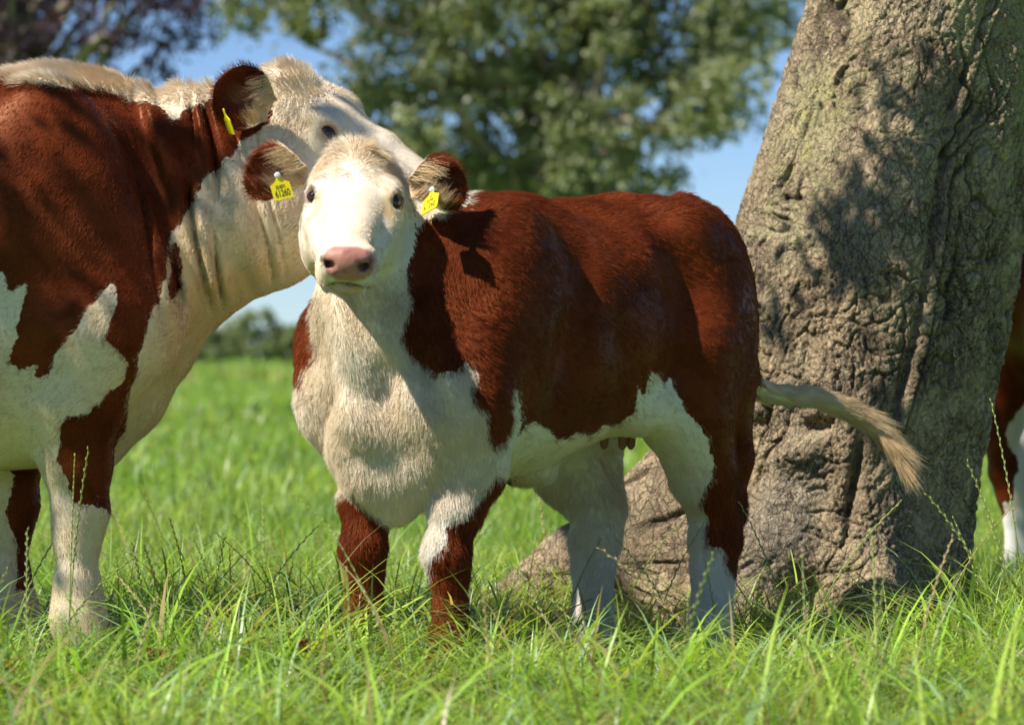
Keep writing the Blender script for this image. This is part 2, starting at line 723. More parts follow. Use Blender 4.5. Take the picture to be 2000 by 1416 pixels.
def make_grass():
    G = Geo()

    def zone(n, y0, y1, margin, hmin, hmax, w, seed, seg=4, dry=.06, power=1.0, lean=(.15, 1.0), tint=1.0):
        R = np.random.RandomState(seed)
        y = y0 + (y1 - y0) * R.rand(n) ** power
        x = (R.rand(n) * 2 - 1) * (y * 1000.0 / F + margin)
        # tussocks: blades gather in clumps
        cl = vnoise(np.stack([x * 4.5, y * 4.5, np.zeros(n)], 1), 61)
        keep = (R.rand(n) < .55 + .75 * cl) & ((trunk_clear(x, y) > 1) | (R.rand(n) < .12))
        x, y, cl = x[keep], y[keep], cl[keep]
        n = len(x)
        big = vnoise(np.stack([x * 1.1, y * 1.1, np.zeros(n)], 1), 62)
        h = R.uniform(hmin, hmax, n) * (1 + .34 * cl + .34 * big)
        h *= 1 - .45 * np.exp(-((x - .38 - (y - 8) * .06) / .34) ** 2 - ((y - 7.75) / .75) ** 4)
        pos = np.stack([x, y, ground_h(x, y) - .01], 1)
        col = grass_col(n, x, y, R, dry) * tint
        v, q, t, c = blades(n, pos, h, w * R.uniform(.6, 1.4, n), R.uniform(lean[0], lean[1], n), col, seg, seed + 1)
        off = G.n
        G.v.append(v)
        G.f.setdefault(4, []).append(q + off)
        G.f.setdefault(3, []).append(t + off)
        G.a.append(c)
        G.n += len(v)

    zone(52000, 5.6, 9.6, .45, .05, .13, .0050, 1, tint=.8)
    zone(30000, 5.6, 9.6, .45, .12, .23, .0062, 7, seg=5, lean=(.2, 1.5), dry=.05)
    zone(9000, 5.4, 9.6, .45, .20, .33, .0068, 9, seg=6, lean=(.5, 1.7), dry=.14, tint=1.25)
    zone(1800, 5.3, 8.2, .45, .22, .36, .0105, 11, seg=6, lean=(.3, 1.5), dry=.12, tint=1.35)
    zone(80000, 9.6, 16, .6, .07, .17, .0075, 2)
    zone(70000, 16, 34, 1.2, .08, .18, .014, 3, seg=3)
    zone(42000, 34, 90, 2.5, .10, .24, .026, 4, seg=3, power=1.5)
    zone(16000, 90, 320, 4.0, .2, .5, .07, 5, seg=3, dry=.4, power=1.6)
    Rt = np.random.RandomState(31)      # trodden dry tangle by the root
    nt_ = 1700
    x, y = Rt.normal(.02, .13, nt_), Rt.normal(8.85, .22, nt_)
    pos = np.stack([x, y, ground_h(x, y) - .01], 1)
    colr = (A([.36, .28, .14]) * Rt.uniform(.5, 1.2, (nt_, 1))) * np.where(Rt.rand(nt_, 1) < .3, A([.5, 1.0, .35]), 1)
    v, q, t, cc = blades(nt_, pos, Rt.uniform(.10, .24, nt_), .0045 * Rt.uniform(.6, 1.3, nt_), Rt.uniform(.5, 1.9, nt_), colr, 5, 33)
    G.v.append(v)
    G.f[4].append(q + G.n)
    G.f[3].append(t + G.n)
    G.a.append(cc)
    G.n += len(v)
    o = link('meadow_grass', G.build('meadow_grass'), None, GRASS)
    tag(o, 'lush green meadow grass covering the whole pasture', 'grass', kind='stuff')


make_grass()


# ------------------------------------------------------------------ seed stalks standing above the grass
def stalk_geo(base, h, lean, az, seed, G, w=.0016, seg=14, dry=False):
    R = np.random.RandomState(seed)
    s = np.linspace(0, 1, seg)
    d = A([math.cos(az), math.sin(az), 0])
    path = A(base) + d * (lean * h * s ** 1.8)[:, None] + A([0, 0, 1]) * (h * (s - .18 * min(1, abs(lean)) * s ** 2))[:, None]
    col = A([.60, .50, .27]) if dry else A([.36, .46, .14])
    v, f, _ = tube(path, np.interp(s, [0, 1], [w, w * .55]), 5)
    G.add(v, f, col)
    # spikelets, left and right by turns, lying close to the stem
    n = int(10 + h * 22)
    T = unit(path[-1] - path[-5])
    sd = unit(np.cross(T, R.normal(size=3)))
    for k in range(n):
        t = .52 + .48 * k / (n - 1)
        i = min(int(t * (seg - 1)), seg - 2)
        c = path[i] + (path[i + 1] - path[i]) * (t * (seg - 1) - i)
        tt = unit(path[i + 1] - path[i])
        sg = 1 if k % 2 else -1
        L = .017 * (1.15 - .5 * (t - .52) / .48)
        e = unit(tt + sg * sd * .33)
        side = unit(np.cross(e, sd + .2 * tt))
        r = .0022
        pts = [c, c + e * L * .35 + side * r, c + e * L * .35 - side * r, c + e * L * .4 + sg * sd * r * 1.1, c + e * L * .35 - sg * sd * r * .5, c + e * L]
        G.add(A(pts), A([[0, 1, 3], [0, 3, 2], [0, 2, 4], [0, 4, 1], [5, 3, 1], [5, 2, 3], [5, 4, 2], [5, 1, 4]]), (A([.66, .56, .30]) if dry else A([.50, .54, .20])) * R.uniform(.85, 1.15))


G = Geo()
R = np.random.RandomState(77)
for k in range(120):
    y = 6.3 + 4.2 * R.rand() ** 1.2
    x = (R.rand() * 2 - 1) * (y * 1000 / F + .4)
    if trunk_clear(A([x]), A([y]))[0] < .75:
        continue
    stalk_geo((x, y, -.01), R.uniform(.2, .42), R.uniform(.1, .75), R.rand() * 6.28, 1000 + k, G, dry=R.rand() < .22)
o = link('seed_grass', G.build('seed_grass'), None, GRASS)
tag(o, 'thin grass stalks with seed heads scattered through the meadow', 'grass', kind='stuff')

for px_, py_, bx_, by_, Y, lab in (
        (1936, 785, 1985, 1165, 7.9, 'tallest green seed stalk at the right edge of the picture'),
        (1812, 970, 1915, 1200, 7.75, 'leaning seed stalk in front of the dark right side of the trunk'),
        (1890, 905, 1960, 1190, 7.85, 'shorter seed stalk just left of the tallest one'),
        (1757, 985, 1640, 1200, 7.7, 'seed stalk leaning right below the tail tip of the calf'),
        (172, 880, 150, 1130, 7.55, 'straight seed stalk before the foreleg of the large cow'),
        (146, 893, 140, 1130, 7.55, 'slightly shorter seed stalk before the foreleg of the large cow')):
    G = Geo()
    top, bot = P(px_, py_, Y), P(bx_, by_, Y)
    bot = bot + (bot - top) * (bot[2] / max(top[2] - bot[2], .05))
    bot[2] = 0
    d = top - bot
    hz = math.hypot(d[0], d[1])
    h = d[2] / (1 - .18 * min(1, hz / d[2]))
    stalk_geo(bot - bot, h, hz / h, math.atan2(d[1], d[0]), int(px_), G, w=.0019)
    o = link('grass_stalk', G.build('grass_stalk'), None, GRASS)
    o.location = bot
    tag(o, lab, 'grass stalk', 'tall single seed stalks')


# ------------------------------------------------------------------ two dead leaves lying in the grass
DEAD = plain('dead_leaf', (.30, .085, .035), .7)
for px_, py_, Y, lab in ((290, 1285, 7.1, 'curled reddish dead leaf in the grass below the large cow'), (582, 1266, 7.15, 'small brown dead leaf in the grass before the calf')):
    Rl = np.random.RandomState(px_)
    u_, v_ = np.meshgrid(np.linspace(0, 1, 9), np.linspace(-1, 1, 7), indexing='ij')
    w_ = .016 * np.sin(np.pi * np.clip(u_ * .96 + .02, 0, 1)) ** .7 * (1 + .25 * np.cos(u_ * 22))
    vv_ = np.stack([.055 * (u_ - .5), w_ * v_, .012 * v_ ** 2 + .016 * (u_ - .4) ** 2 * 4 + .004 * Rl.normal(size=u_.shape)], -1).reshape(-1, 3)
    i_ = np.arange(8)[:, None] * 7
    j_ = np.arange(6)[None]
    f_ = np.stack([i_ + j_, i_ + j_ + 1, i_ + 7 + j_ + 1, i_ + 7 + j_], -1).reshape(-1, 4)
    o = link('dead_leaf', mesh_np('dead_leaf', vv_, f_), None, DEAD)
    o.location = P(px_, py_, Y)
    o.rotation_euler = (.9, .3, Rl.rand() * 3)
    tag(o, lab, 'leaf')


# ------------------------------------------------------------------ leaves
def leaf_mesh(name, centres, size, col, seed, droop=.3):
    """two-faced leaves: four-cornered blades folded a little along the midrib"""
    R = np.random.RandomState(seed)
    n = len(centres)
    d = unit(R.normal(size=(n, 3)) - A([0, 0, droop]))
    s = unit(np.cross(d, R.normal(size=(n, 3))))
    nn = np.cross(d, s)
    L = (size * R.uniform(.6, 1.35, n))[:, None]
    v = np.stack([centres - d * L * .5, centres + s * L * .30 + nn * L * .08, centres + d * L * .5, centres - s * L * .30 + nn * L * .08], 1)
    base = np.arange(n)[:, None] * 4
    f = np.concatenate([base + A([0, 1, 2]), base + A([0, 2, 3])])
    me = mesh_np(name, v.reshape(-1, 3), f, False)
    set_attr(me, 'tone', np.repeat(col, 4, axis=0), 'FLOAT_COLOR')
    return me


LEAF = leaf_material('leaf', .42, .38, spec=.5)
BARK_FAR = plain('far_bark', (.30, .25, .18), .9, bump=.02)


def limb_path(a, b, R, n=12, wob=.12):
    a, b = A(a, float), A(b, float)
    s = np.linspace(0, 1, n)[:, None]
    ln = np.linalg.norm(b - a)
    off = np.cumsum(R.normal(size=(n, 3)), 0) * wob * ln / n
    off -= s * off[-1] * .6
    off[0] = 0
    return a + (b - a) * s + off - A([0, 0, 1]) * 0 * s


def far_tree(name, base, trunk_top, trunk_r, clumps, per, size, cols, seed, label, limbs=14, spread=.95):
    """clumps: (x, y, z, radius) lobes; each lobe carries twigs of leaves with gaps between"""
    R = np.random.RandomState(seed)
    root = empty(name, (base[0], base[1], 0))
    tag(root, label, 'tree')
    o = A([base[0], base[1], 0.0])
    G = Geo()
    tp_ = limb_path((0, 0, -.2), A(trunk_top) - o, R, 14, .05)
    v, f, _ = tube(tp_, np.linspace(trunk_r * 1.25, trunk_r * .6, 14), 12)
    G.add(v, f, (1, 1, 1))
    link('trunk', G.build('trunk'), root, BARK_FAR)
    G = Geo()
    cl = A([c for c in clumps])
    pick = R.permutation(len(cl))[:limbs]
    for k in pick:
        c = cl[k, :3] - o
        st = tp_[R.randint(6, 14)]
        pth = limb_path(st, c, R, 12, .25)
        v, f, _ = tube(pth, np.linspace(trunk_r * .33, .018, 12), 7)
        G.add(v, f, (1, 1, 1))
    link('branches', G.build('branches'), root, BARK_FAR)
    pts, col = [], []
    for (x, y, z, r) in cl:
        m = int(per * r * r)
        nt_ = max(6, int(m / 22))
        tw = unit(R.normal(size=(nt_, 3))) * (r * R.rand(nt_, 1) ** .45) * A([1, 1, .72])
        ii = R.randint(0, nt_, m)
        pp = tw[ii] + R.normal(size=(m, 3)) * r * .13
        pts.append(A([x, y, z]) - o + pp)
        k = np.clip(R.rand(m, 1) * .6 + R.rand() * .4, 0, 1)
        col.append((A(cols[0]) * (1 - k) + A(cols[1]) * k) * R.uniform(.8, 1.15, (m, 1)))
    pts, col = np.concatenate(pts), np.concatenate(col)
    ok = pts[:, 2] > .1
    link('crown', leaf_mesh('crown', pts[ok], size, col[ok], seed + 3), root, LEAF)
    return root


def lobes(Y, poly, n, r0, r1, depth, seed, top=None):
    """lobes filling an outline of the crown, spread through its real depth"""
    R = np.random.RandomState(seed)
    xs, ys = A(poly)[:, 0], A(poly)[:, 1]
    out = []
    while len(out) < n:
        x, y = R.uniform(xs.min(), xs.max()), R.uniform(ys.min(), ys.max())
        if poly_sd(A([x]), A([y]), poly)[0] < 0:
            continue
        yy = Y + R.uniform(-depth, depth)
        w = P(x, y, Y)
        out.append((w[0], yy, w[2], R.uniform(r0, r1)))
    return out


OAK = [(640, 90), (500, 60), (430, 10), (430, -120), (560, -200), (800, -290), (1100, -330), (1400, -290), (1640, -200), (1620, -60), (1500, 60), (1510, 170), (1450, 250), (1360, 330), (1240, 385), (1080, 390), (880, 390), (720, 340), (680, 200)]
far_tree('field_tree', P(1060, 700, 40)[:2], P(1080, 180, 40), .34, lobes(40, OAK, 235, .34, .66, 1.5, 5), 1000, .095,
         ((.16, .205, .095), (.38, .41, .22)), 21, 'broad green tree standing in the field behind the calf', 26)
BE = [(-300, 120), (-350, -200), (-100, -260), (200, -260), (400, -160), (410, -20), (370, 80), (290, 130), (150, 165), (0, 165), (-150, 170)]
far_tree('copper_beech', P(0, 700, 38)[:2], P(10, -60, 38), .3, lobes(38, BE, 130, .28, .56, 1.3, 15), 1050, .08,
         ((.040, .024, .050), (.14, .080, .115)), 23, 'dark purple leaved tree at the top left behind the cow', 24)
# far hedge trees
for k, (cx, top, hw, lab) in enumerate(((425, 640, 60, 'low round hedge tree far off under the neck of the cow'), (500, 606, 62, 'tallest distant hedge tree under the neck of the cow'),
                                        (560, 640, 40, 'small distant hedge bush beside the chest of the calf'), (350, 650, 50, 'distant hedge bush mostly behind the dewlap of the cow'))):
    Y = 330
    poly = [(cx - hw, 695), (cx - hw * .9, top + 30), (cx - hw * .3, top + 6), (cx + hw * .4, top + 4), (cx + hw * .9, top + 35), (cx + hw, 695)]
    far_tree('hedge_tree', P(cx, 700, Y)[:2], P(cx, (top + 690) / 2, Y), .22, lobes(Y, poly, 60, .7, 1.2, 1.0, 40 + k), 120, .38,
             ((.18, .24, .12), (.42, .48, .25)), 60 + k, lab, 8)


# ------------------------------------------------------------------ the old tree at the right
def bark_material():
    m, nt, out = new_mat('bark')
    tc = nt.nodes.new('ShaderNodeTexCoord')
    ob = tc.outputs['Object']
    crack = attr(nt, 'crack').outputs['Fac']
    moss = attr(nt, 'lichen').outputs['Fac']
    bare = attr(nt, 'bare').outputs['Fac']
    n1 = noise_n(nt, 7.0, 6, .65, ob)
    n2 = noise_n(nt, 45.0, 5, .7, ob)
    base = ramp(nt, n1, [(.28, (.24, .175, .12)), (.45, (.40, .315, .205)), (.6, (.50, .415, .27)), (.75, (.33, .26, .205))])
    base = mixc(nt, 1.0, base, mixc(nt, n2, rgb(.62, .60, .60), rgb(1.25, 1.22, 1.15)), 'MULTIPLY')
    purple = math_n(nt, 'MULTIPLY', math_n(nt, 'SUBTRACT', noise_n(nt, 3.2, 3, .5, ob), .48), 2.6, True)
    base = mixc(nt, math_n(nt, 'MULTIPLY', purple, .55), base, rgb(.17, .115, .115))
    base = mixc(nt, bare, base, mixc(nt, noise_n(nt, 30.0, 5, .6, ob), rgb(.22, .17, .12), rgb(.44, .38, .29)))
    base = mixc(nt, math_n(nt, 'MULTIPLY', crack, .8), base, rgb(.045, .032, .024))
    wv = N(nt, 'ShaderNodeTexNoise', {'Vector': ob, 'Scale': 11.0, 'Detail': 4.0})
    wm = N(nt, 'ShaderNodeVectorMath', {0: wv.outputs['Color'], 1: (.5, .5, .5)}, operation='SUBTRACT')
    ws = N(nt, 'ShaderNodeVectorMath', {0: wm.outputs[0], 'Scale': .09}, operation='SCALE')
    wp = N(nt, 'ShaderNodeVectorMath', {0: ob, 1: ws.outputs[0]}, operation='ADD')
    sq = N(nt, 'ShaderNodeVectorMath', {0: wp.outputs[0], 1: (1.0, 1.0, .55)}, operation='MULTIPLY')
    ht = None
    for sc, wd in ((38.0, .075), (95.0, .10)):
        vo = N(nt, 'ShaderNodeTexVoronoi', {'Vector': sq.outputs[0], 'Scale': sc}, feature='DISTANCE_TO_EDGE')
        ed = math_n(nt, 'MULTIPLY', vo.outputs['Distance'], 1.0 / wd, True)
        vc = N(nt, 'ShaderNodeTexVoronoi', {'Vector': sq.outputs[0], 'Scale': sc}, feature='F1')
        tone = math_n(nt, 'MULTIPLY', N(nt, 'ShaderNodeSeparateColor', {0: vc.outputs['Color']}).outputs[0], .9)
        h_ = math_n(nt, 'ADD', ed, tone)
        ht = h_ if ht is None else math_n(nt, 'ADD', ht, math_n(nt, 'MULTIPLY', h_, .5))
        gate = math_n(nt, 'MULTIPLY', math_n(nt, 'SUBTRACT', noise_n(nt, 6.0, 4, .6, ob), .36), 4.0, True)
        dk = math_n(nt, 'MULTIPLY', math_n(nt, 'MULTIPLY', math_n(nt, 'SUBTRACT', 1.0, ed), gate), .9)
        base = mixc(nt, dk, base, rgb(.07, .05, .038))
        base = mixc(nt, .35, base, mixc(nt, 1.0, base, mixc(nt, tone, rgb(.6, .58, .56), rgb(1.45, 1.4, 1.3)), 'MULTIPLY'))
    lf = math_n(nt, 'MULTIPLY', math_n(nt, 'SUBTRACT', math_n(nt, 'ADD', noise_n(nt, 16.0, 6, .72, ob), moss), .70), 6.0, True)
    lich = mixc(nt, noise_n(nt, 60.0, 4, .6, ob), rgb(.24, .215, .10), rgb(.48, .43, .23))
    base = mixc(nt, math_n(nt, 'MULTIPLY', lf, .8), base, lich)
    yf = math_n(nt, 'MULTIPLY', math_n(nt, 'SUBTRACT', math_n(nt, 'ADD', noise_n(nt, 34.0, 6, .75, ob), math_n(nt, 'MULTIPLY', moss, .6)), .74), 14.0, True)
    base = mixc(nt, yf, base, mixc(nt, n2, rgb(.36, .31, .09), rgb(.50, .44, .17)))
    b = N(nt, 'ShaderNodeBsdfPrincipled', {'Base Color': base, 'Roughness': .88})
    b.inputs['Specular IOR Level'].default_value = .2
    bp = N(nt, 'ShaderNodeBump', {'Strength': .9, 'Distance': .0065, 'Height': math_n(nt, 'ADD', math_n(nt, 'MULTIPLY', ht, .6), math_n(nt, 'ADD', noise_n(nt, 70.0, 6, .7, ob), math_n(nt, 'MULTIPLY', noise_n(nt, 190.0, 4, .7, ob), .5)))})
    nt.links.new(bp.outputs[0], b.inputs['Normal'])
    nt.links.new(b.outputs[0], out.inputs[0])
    return m


BARK = bark_material()
TX, TY = .93, 9.35


def make_trunk():
    root = empty('old_tree', (TX, TY, 0))
    tag(root, 'thick old tree trunk with cracked lichened bark and spreading roots', 'tree')
    nz, na = 560, 620
    z = np.concatenate([np.linspace(-.12, 1.95, 480), np.linspace(1.97, 3.6, 80)])
    a = np.linspace(0, 2 * np.pi, na, endpoint=False)
    zz, aa = np.meshgrid(z, a, indexing='ij')
    cx = np.interp(z, [-.1, .0, .3, .71, 1.08, 1.67, 2.6, 3.6], [.83, .83, .865, .935, .985, 1.12, 1.34, 1.5])[:, None]
    rr = np.interp(z, [-.1, .0, .15, .3, .71, 1.08, 1.67, 2.6, 3.6], [.40, .385, .37, .37, .38, .385, .335, .31, .29])[:, None]
    cx = cx - TX
    # smooth the profile
    ker = np.hanning(41)
    ker /= ker.sum()
    cx = np.convolve(np.pad(cx[:, 0], 20, mode='edge'), ker, 'valid')[:, None]
    rr = np.convolve(np.pad(rr[:, 0], 20, mode='edge'), ker, 'valid')[:, None]
    zf, af = zz.ravel(), aa.ravel()
    ca, sa = np.cos(af), np.sin(af)

    def lobe(at, wid, d0, height, pw=1.0):
        dd = np.abs((af - at + np.pi) % (2 * np.pi) - np.pi)
        return d0 * np.exp(-(dd / wid) ** 2) * np.clip(1 - zf / height, 0, 1) ** pw
    r = np.broadcast_to(rr, zz.shape).ravel().copy()
    rootn = 1 + .30 * fbm(np.stack([ca * 3, sa * 3, zf * 4], 1), 3, 73)
    r += lobe(np.pi * 1.03, .28, .54, .88, 1.6) * rootn - lobe(np.pi * 1.10, .07, .10, .5, 1.0) - lobe(np.pi * .95, .05, .06, .4, 1.0)
    r += lobe(np.pi * .80, .2, .25, .5, 1.8) + lobe(np.pi * 1.30, .28, .20, .55, 1.6) + lobe(np.pi * 1.55, .24, .16, .45, 1.6) + lobe(np.pi * 1.78, .25, .04, .5, 1.5) + lobe(.6, .4, .12, .6, 1.6) + lobe(2.2, .35, .3, .6, 1.6)
    # broad fluting
    p = np.stack([ca * 1.2, sa * 1.2, zf * .55], 1)
    r += .035 * fbm(p * 1.6, 3, 71)
    # knot and burr low on the sunny side
    def bump(at, z0, wa, wz, d):
        dd = (af - at + np.pi) % (2 * np.pi) - np.pi
        return d * np.exp(-(dd / wa) ** 2 - ((zf - z0) / wz) ** 2)
    r += bump(np.pi * 1.36, .47, .17, .05, .045) - bump(np.pi * 1.40, .535, .10, .022, .05) + bump(np.pi * 1.36, .26, .22, .12, .035) - bump(np.pi * 1.50, .40, .035, .12, .05)
    r += bump(np.pi * 1.27, .60, .2, .05, .03) + bump(np.pi * 1.22, .12, .16, .07, .05) - bump(np.pi * 1.43, .10, .10, .05, .07) + bump(np.pi * 1.58, .12, .12, .06, .04)
    bare = np.clip(bump(np.pi * 1.37, .30, .20, .16, 1.4), 0, 1)
    # rope-like old seam running down the face
    seam_a = np.interp(zf, [-.1, .4, .7, 1.1, 1.35, 1.7, 3.6], [1.56, 1.575, 1.60, 1.615, 1.60, 1.66, 1.7]) * np.pi + .012 * np.sin(zf * 9)
    dd = ((af - seam_a + np.pi) % (2 * np.pi) - np.pi) * .385
    on = sstep(.35, .6, zf) * (1 - .5 * sstep(1.2, 1.5, zf))
    r += on * (.026 * np.exp(-(dd / .022) ** 2) + .014 * np.exp(-((dd - .035) / .012) ** 2) - .030 * np.exp(-((dd - .010) / .0045) ** 2) - .022 * np.exp(-((dd + .032) / .010) ** 2))
    arc = af * .385
    warp = np.stack([fbm(np.stack([arc * 5, zf * 5, arc * 0], 1), 3, 81), fbm(np.stack([arc * 5, zf * 5, arc * 0 + 9], 1), 3, 82)], 1)
    rough = .55 + .45 * vnoise(np.stack([ca * 2.2, sa * 2.2, zf * 2], 1), 83)
    # bark plates: big tilted scales with cracks between them, then smaller ones
    c1 = np.stack([arc * 21, zf * 14], 1) + warp * 2.4
    f1, f2, cid = voronoi2(c1, 5)
    c2 = np.stack([arc * 58, zf * 46], 1) + warp * 4
    g1, g2, cid2 = voronoi2(c2, 6)
    k1 = sstep(.16, .0, f2 - f1)
    k2 = sstep(.16, .0, g2 - g1)
    gate = sstep(-.25, .35, fbm(np.stack([arc * 3.5, zf * 2.6, arc * 0], 1), 3, 88))
    wood = 1 - bare * .8
    r += wood * (-.012 * k1 * gate - .0065 * k2 * (.55 + .45 * gate) + .008 * (cid - .5) * gate + .006 * (cid2 - .5))
    r += .010 * fbm(np.stack([arc * 20, zf * 9, arc * 0], 1), 4, 90) * rough + .004 * fbm(np.stack([arc * 90, zf * 70, arc * 0], 1), 3, 91)
    # long fissures
    fis = fbm(np.stack([arc * 9 + warp[:, 0], zf * 1.3 + warp[:, 1] * .3, arc * 0], 1), 3, 95)
    fk = sstep(.055, .0, np.abs(fis)) * sstep(.0, .4, vnoise(np.stack([arc * 4, zf * 2, arc * 0 + 3], 1), 96))
    r -= .022 * fk * wood
    grain = np.abs(np.sin(arc * 110 + 22 * warp[:, 0] + 3 * np.sin(zf * 7) + 4 * vnoise(np.stack([arc * 30, zf * 6, arc * 0], 1), 98))) * bare
    r -= .0035 * grain
    crack = np.clip(.45 * k1 * gate + .40 * k2 * gate + .9 * fk, 0, 1) * wood + .4 * (1 - grain) * 0
    lich = .25 * sstep(.6, 1.5, zf) * sstep(-.7, .4, ca * .3 - sa) + .14 * sstep(.5, .1, zf) + .10 * vnoise(np.stack([arc * 4, zf * 3, arc * 0], 1), 97)
    V = np.stack([np.broadcast_to(cx, zz.shape).ravel() + r * ca, r * sa, zf], 1)
    i = np.arange(nz - 1)[:, None] * na
    j = np.arange(na)[None]
    f = np.stack([i + j, i + (j + 1) % na, i + na + (j + 1) % na, i + na + j], -1).reshape(-1, 4)
    me = mesh_np('trunk', V, f)
    set_attr(me, 'crack', crack)
    set_attr(me, 'lichen', lich)
    set_attr(me, 'bare', bare)
    link('trunk', me, root, BARK)
    # limbs and leafy boughs above the frame: their gaps let the dapples through
    R = np.random.RandomState(12)
    topc = A([1.5 - TX, 0, 3.5])
    ends = [(-.25 - TX, 8.3 - TY, 3.6), (-2.5 - TX, 7.0 - TY, 3.9), (1.2, 1.4, 5.4), (-1.3, 1.6, 5.2), (-.9, 1.9, 5.6), (-.2, 1.2, 5.4), (-.6, .9, 6.0)]
    lp = []
    for k, e in enumerate(ends):
        st = topc - A([0, 0, .5 * (k % 3)])
        if k < 2:      # the two low boughs sweep out to the left before they come forward
            m1 = (A([-1.1 - TX, 9.9 - TY, 4.2]), A([-1.9 - TX, 9.3 - TY, 4.6]))[k]
            m2 = (A([-1.0 - TX, 8.7 - TY, 4.0]), A([-2.8 - TX, 7.7 - TY, 4.4]))[k]
            pth = catmull([st, m1, m2, A(e)], 26)
        else:
            pth = catmull([st, st * .65 + A(e) * .35 + A([0, 0, .35]), st * .3 + A(e) * .7 + A([0, 0, .25]), A(e)], 26)
        v, fq, _ = tube(pth, np.linspace(.12, .018, 26), 9)
        mb = mesh_np('limb', v, fq)
        for nm in ('crack', 'lichen', 'bare'):
            set_attr(mb, nm, np.zeros(len(v)))
        link('limb', mb, root, BARK)
        lp.append(pth)
    cl = []

    def sprays(target, n, sx, sz, h0, h1, r0, r1, per):
        """leaf sprays between the sun and a place they shade"""
        for _ in range(n):
            t = A(target) + A([R.normal() * sx, R.normal() * sx * .4, R.normal() * sz])
            h = R.uniform(h0, h1)
            s = (h - t[2]) / SDIR.z
            c = t + A(SDIR) * s
            cl.append((c - A([TX, TY, 0]), R.uniform(r0, r1), per, .066))
    sprays((.92, 8.95, 1.28), 12, .20, .20, 2.9, 3.7, .06, .13, 22)
    sprays((1.08, 8.98, .85), 9, .17, .16, 2.9, 3.7, .06, .13, 20)
    sprays((1.30, 9.05, .6), 9, .07, .3, 3.2, 4.4, .10, .18, 40)
    sprays((1.98, 10.6, .35), 22, .16, .25, 4.2, 5.2, .25, .4, 150)
    sprays((2.15, 10.8, .7), 34, .3, .35, 4.2, 5.2, .3, .45, 170)
    sprays((-1.30, 7.7, 1.0), 9, .20, .2, 3.2, 4.2, .08, .18, 26)
    sprays((-.78, 7.8, 1.22), 3, .08, .10, 3.3, 4.2, .06, .12, 18)
    sprays((-1.18, 7.68, .74), 14, .16, .14, 3.2, 4.2, .10, .19, 34)
    sprays((-.46, 7.95, 1.36), 3, .10, .06, 3.3, 4.2, .04, .07, 8)
    sprays((-.35, 7.9, 1.3), 4, .10, .05, 3.3, 4.2, .05, .10, 16)
    for _ in range(70):
        d = unit(R.normal(size=3)) * R.rand() ** .4
        cl.append((A([-.1 - TX, 9.9 - TY, 5.4]) + d * A([1.5, 1.4, .9]), R.uniform(.3, .6), 140, .10))
    pts, lsz = [], []
    for c, rad, m, sz in cl:
        pts.append(c + unit(R.normal(size=(m, 3))) * (rad * R.rand(m, 1) ** .6))
        lsz.append(np.full(m, sz))
    pts, lsz = np.concatenate(pts), np.concatenate(lsz)
    k = R.rand(len(pts), 1)
    link('crown', leaf_mesh('crown', pts, lsz, A([.04, .08, .015]) * (1 - k) + A([.10, .15, .03]) * k, 99), root, LEAF)


make_trunk()
# ------------------------------------------------------------------ the animals
COAT = coat_material()


def eye_material():
    m, nt, out = new_mat('eye')
    b = N(nt, 'ShaderNodeBsdfPrincipled', {'Roughness': 0.06})
    tc = nt.nodes.new('ShaderNodeTexCoord')
    nz = noise_n(nt, 40.0, 3, vec=tc.outputs['Object'])
    c = mixc(nt, nz, rgb(0.006, 0.004, 0.006), rgb(0.022, 0.010, 0.008))
    nt.links.new(c, b.inputs['Base Color'])
    b.inputs['Coat Weight'].default_value = 0.6
    nt.links.new(b.outputs[0], out.inputs[0])
    return m


EYE = eye_material()
HOOF = plain('hoof', (0.05, 0.04, 0.035), 0.5, bump=0.001)
TAGM = plain('tag_plastic', (0.80, 0.66, 0.012), 0.4, 0.4)
INK = plain('tag_ink', (0.03, 0.03, 0.02), 0.6)
STUD = plain('tag_stud', (0.62, 0.68, 0.70), 0.35, 0.4)


LAT = A([1.0, .92, 1.0])        # both heads a little narrower than the pattern
EYE_C = A([.1440, .0915, -.0330])
EYE_N = A([.38, .70, .60]) / np.linalg.norm([.38, .70, .60])


def eye_axes(s):
    n = EYE_N * A([1, s, 1])
    t = unit(A([1.0, 0, -.12]) - np.dot(A([1.0, 0, -.12]), n) * n)
    return np.stack([n, t, np.cross(n, t)], 1)      # columns: outwards, along the slit, across it


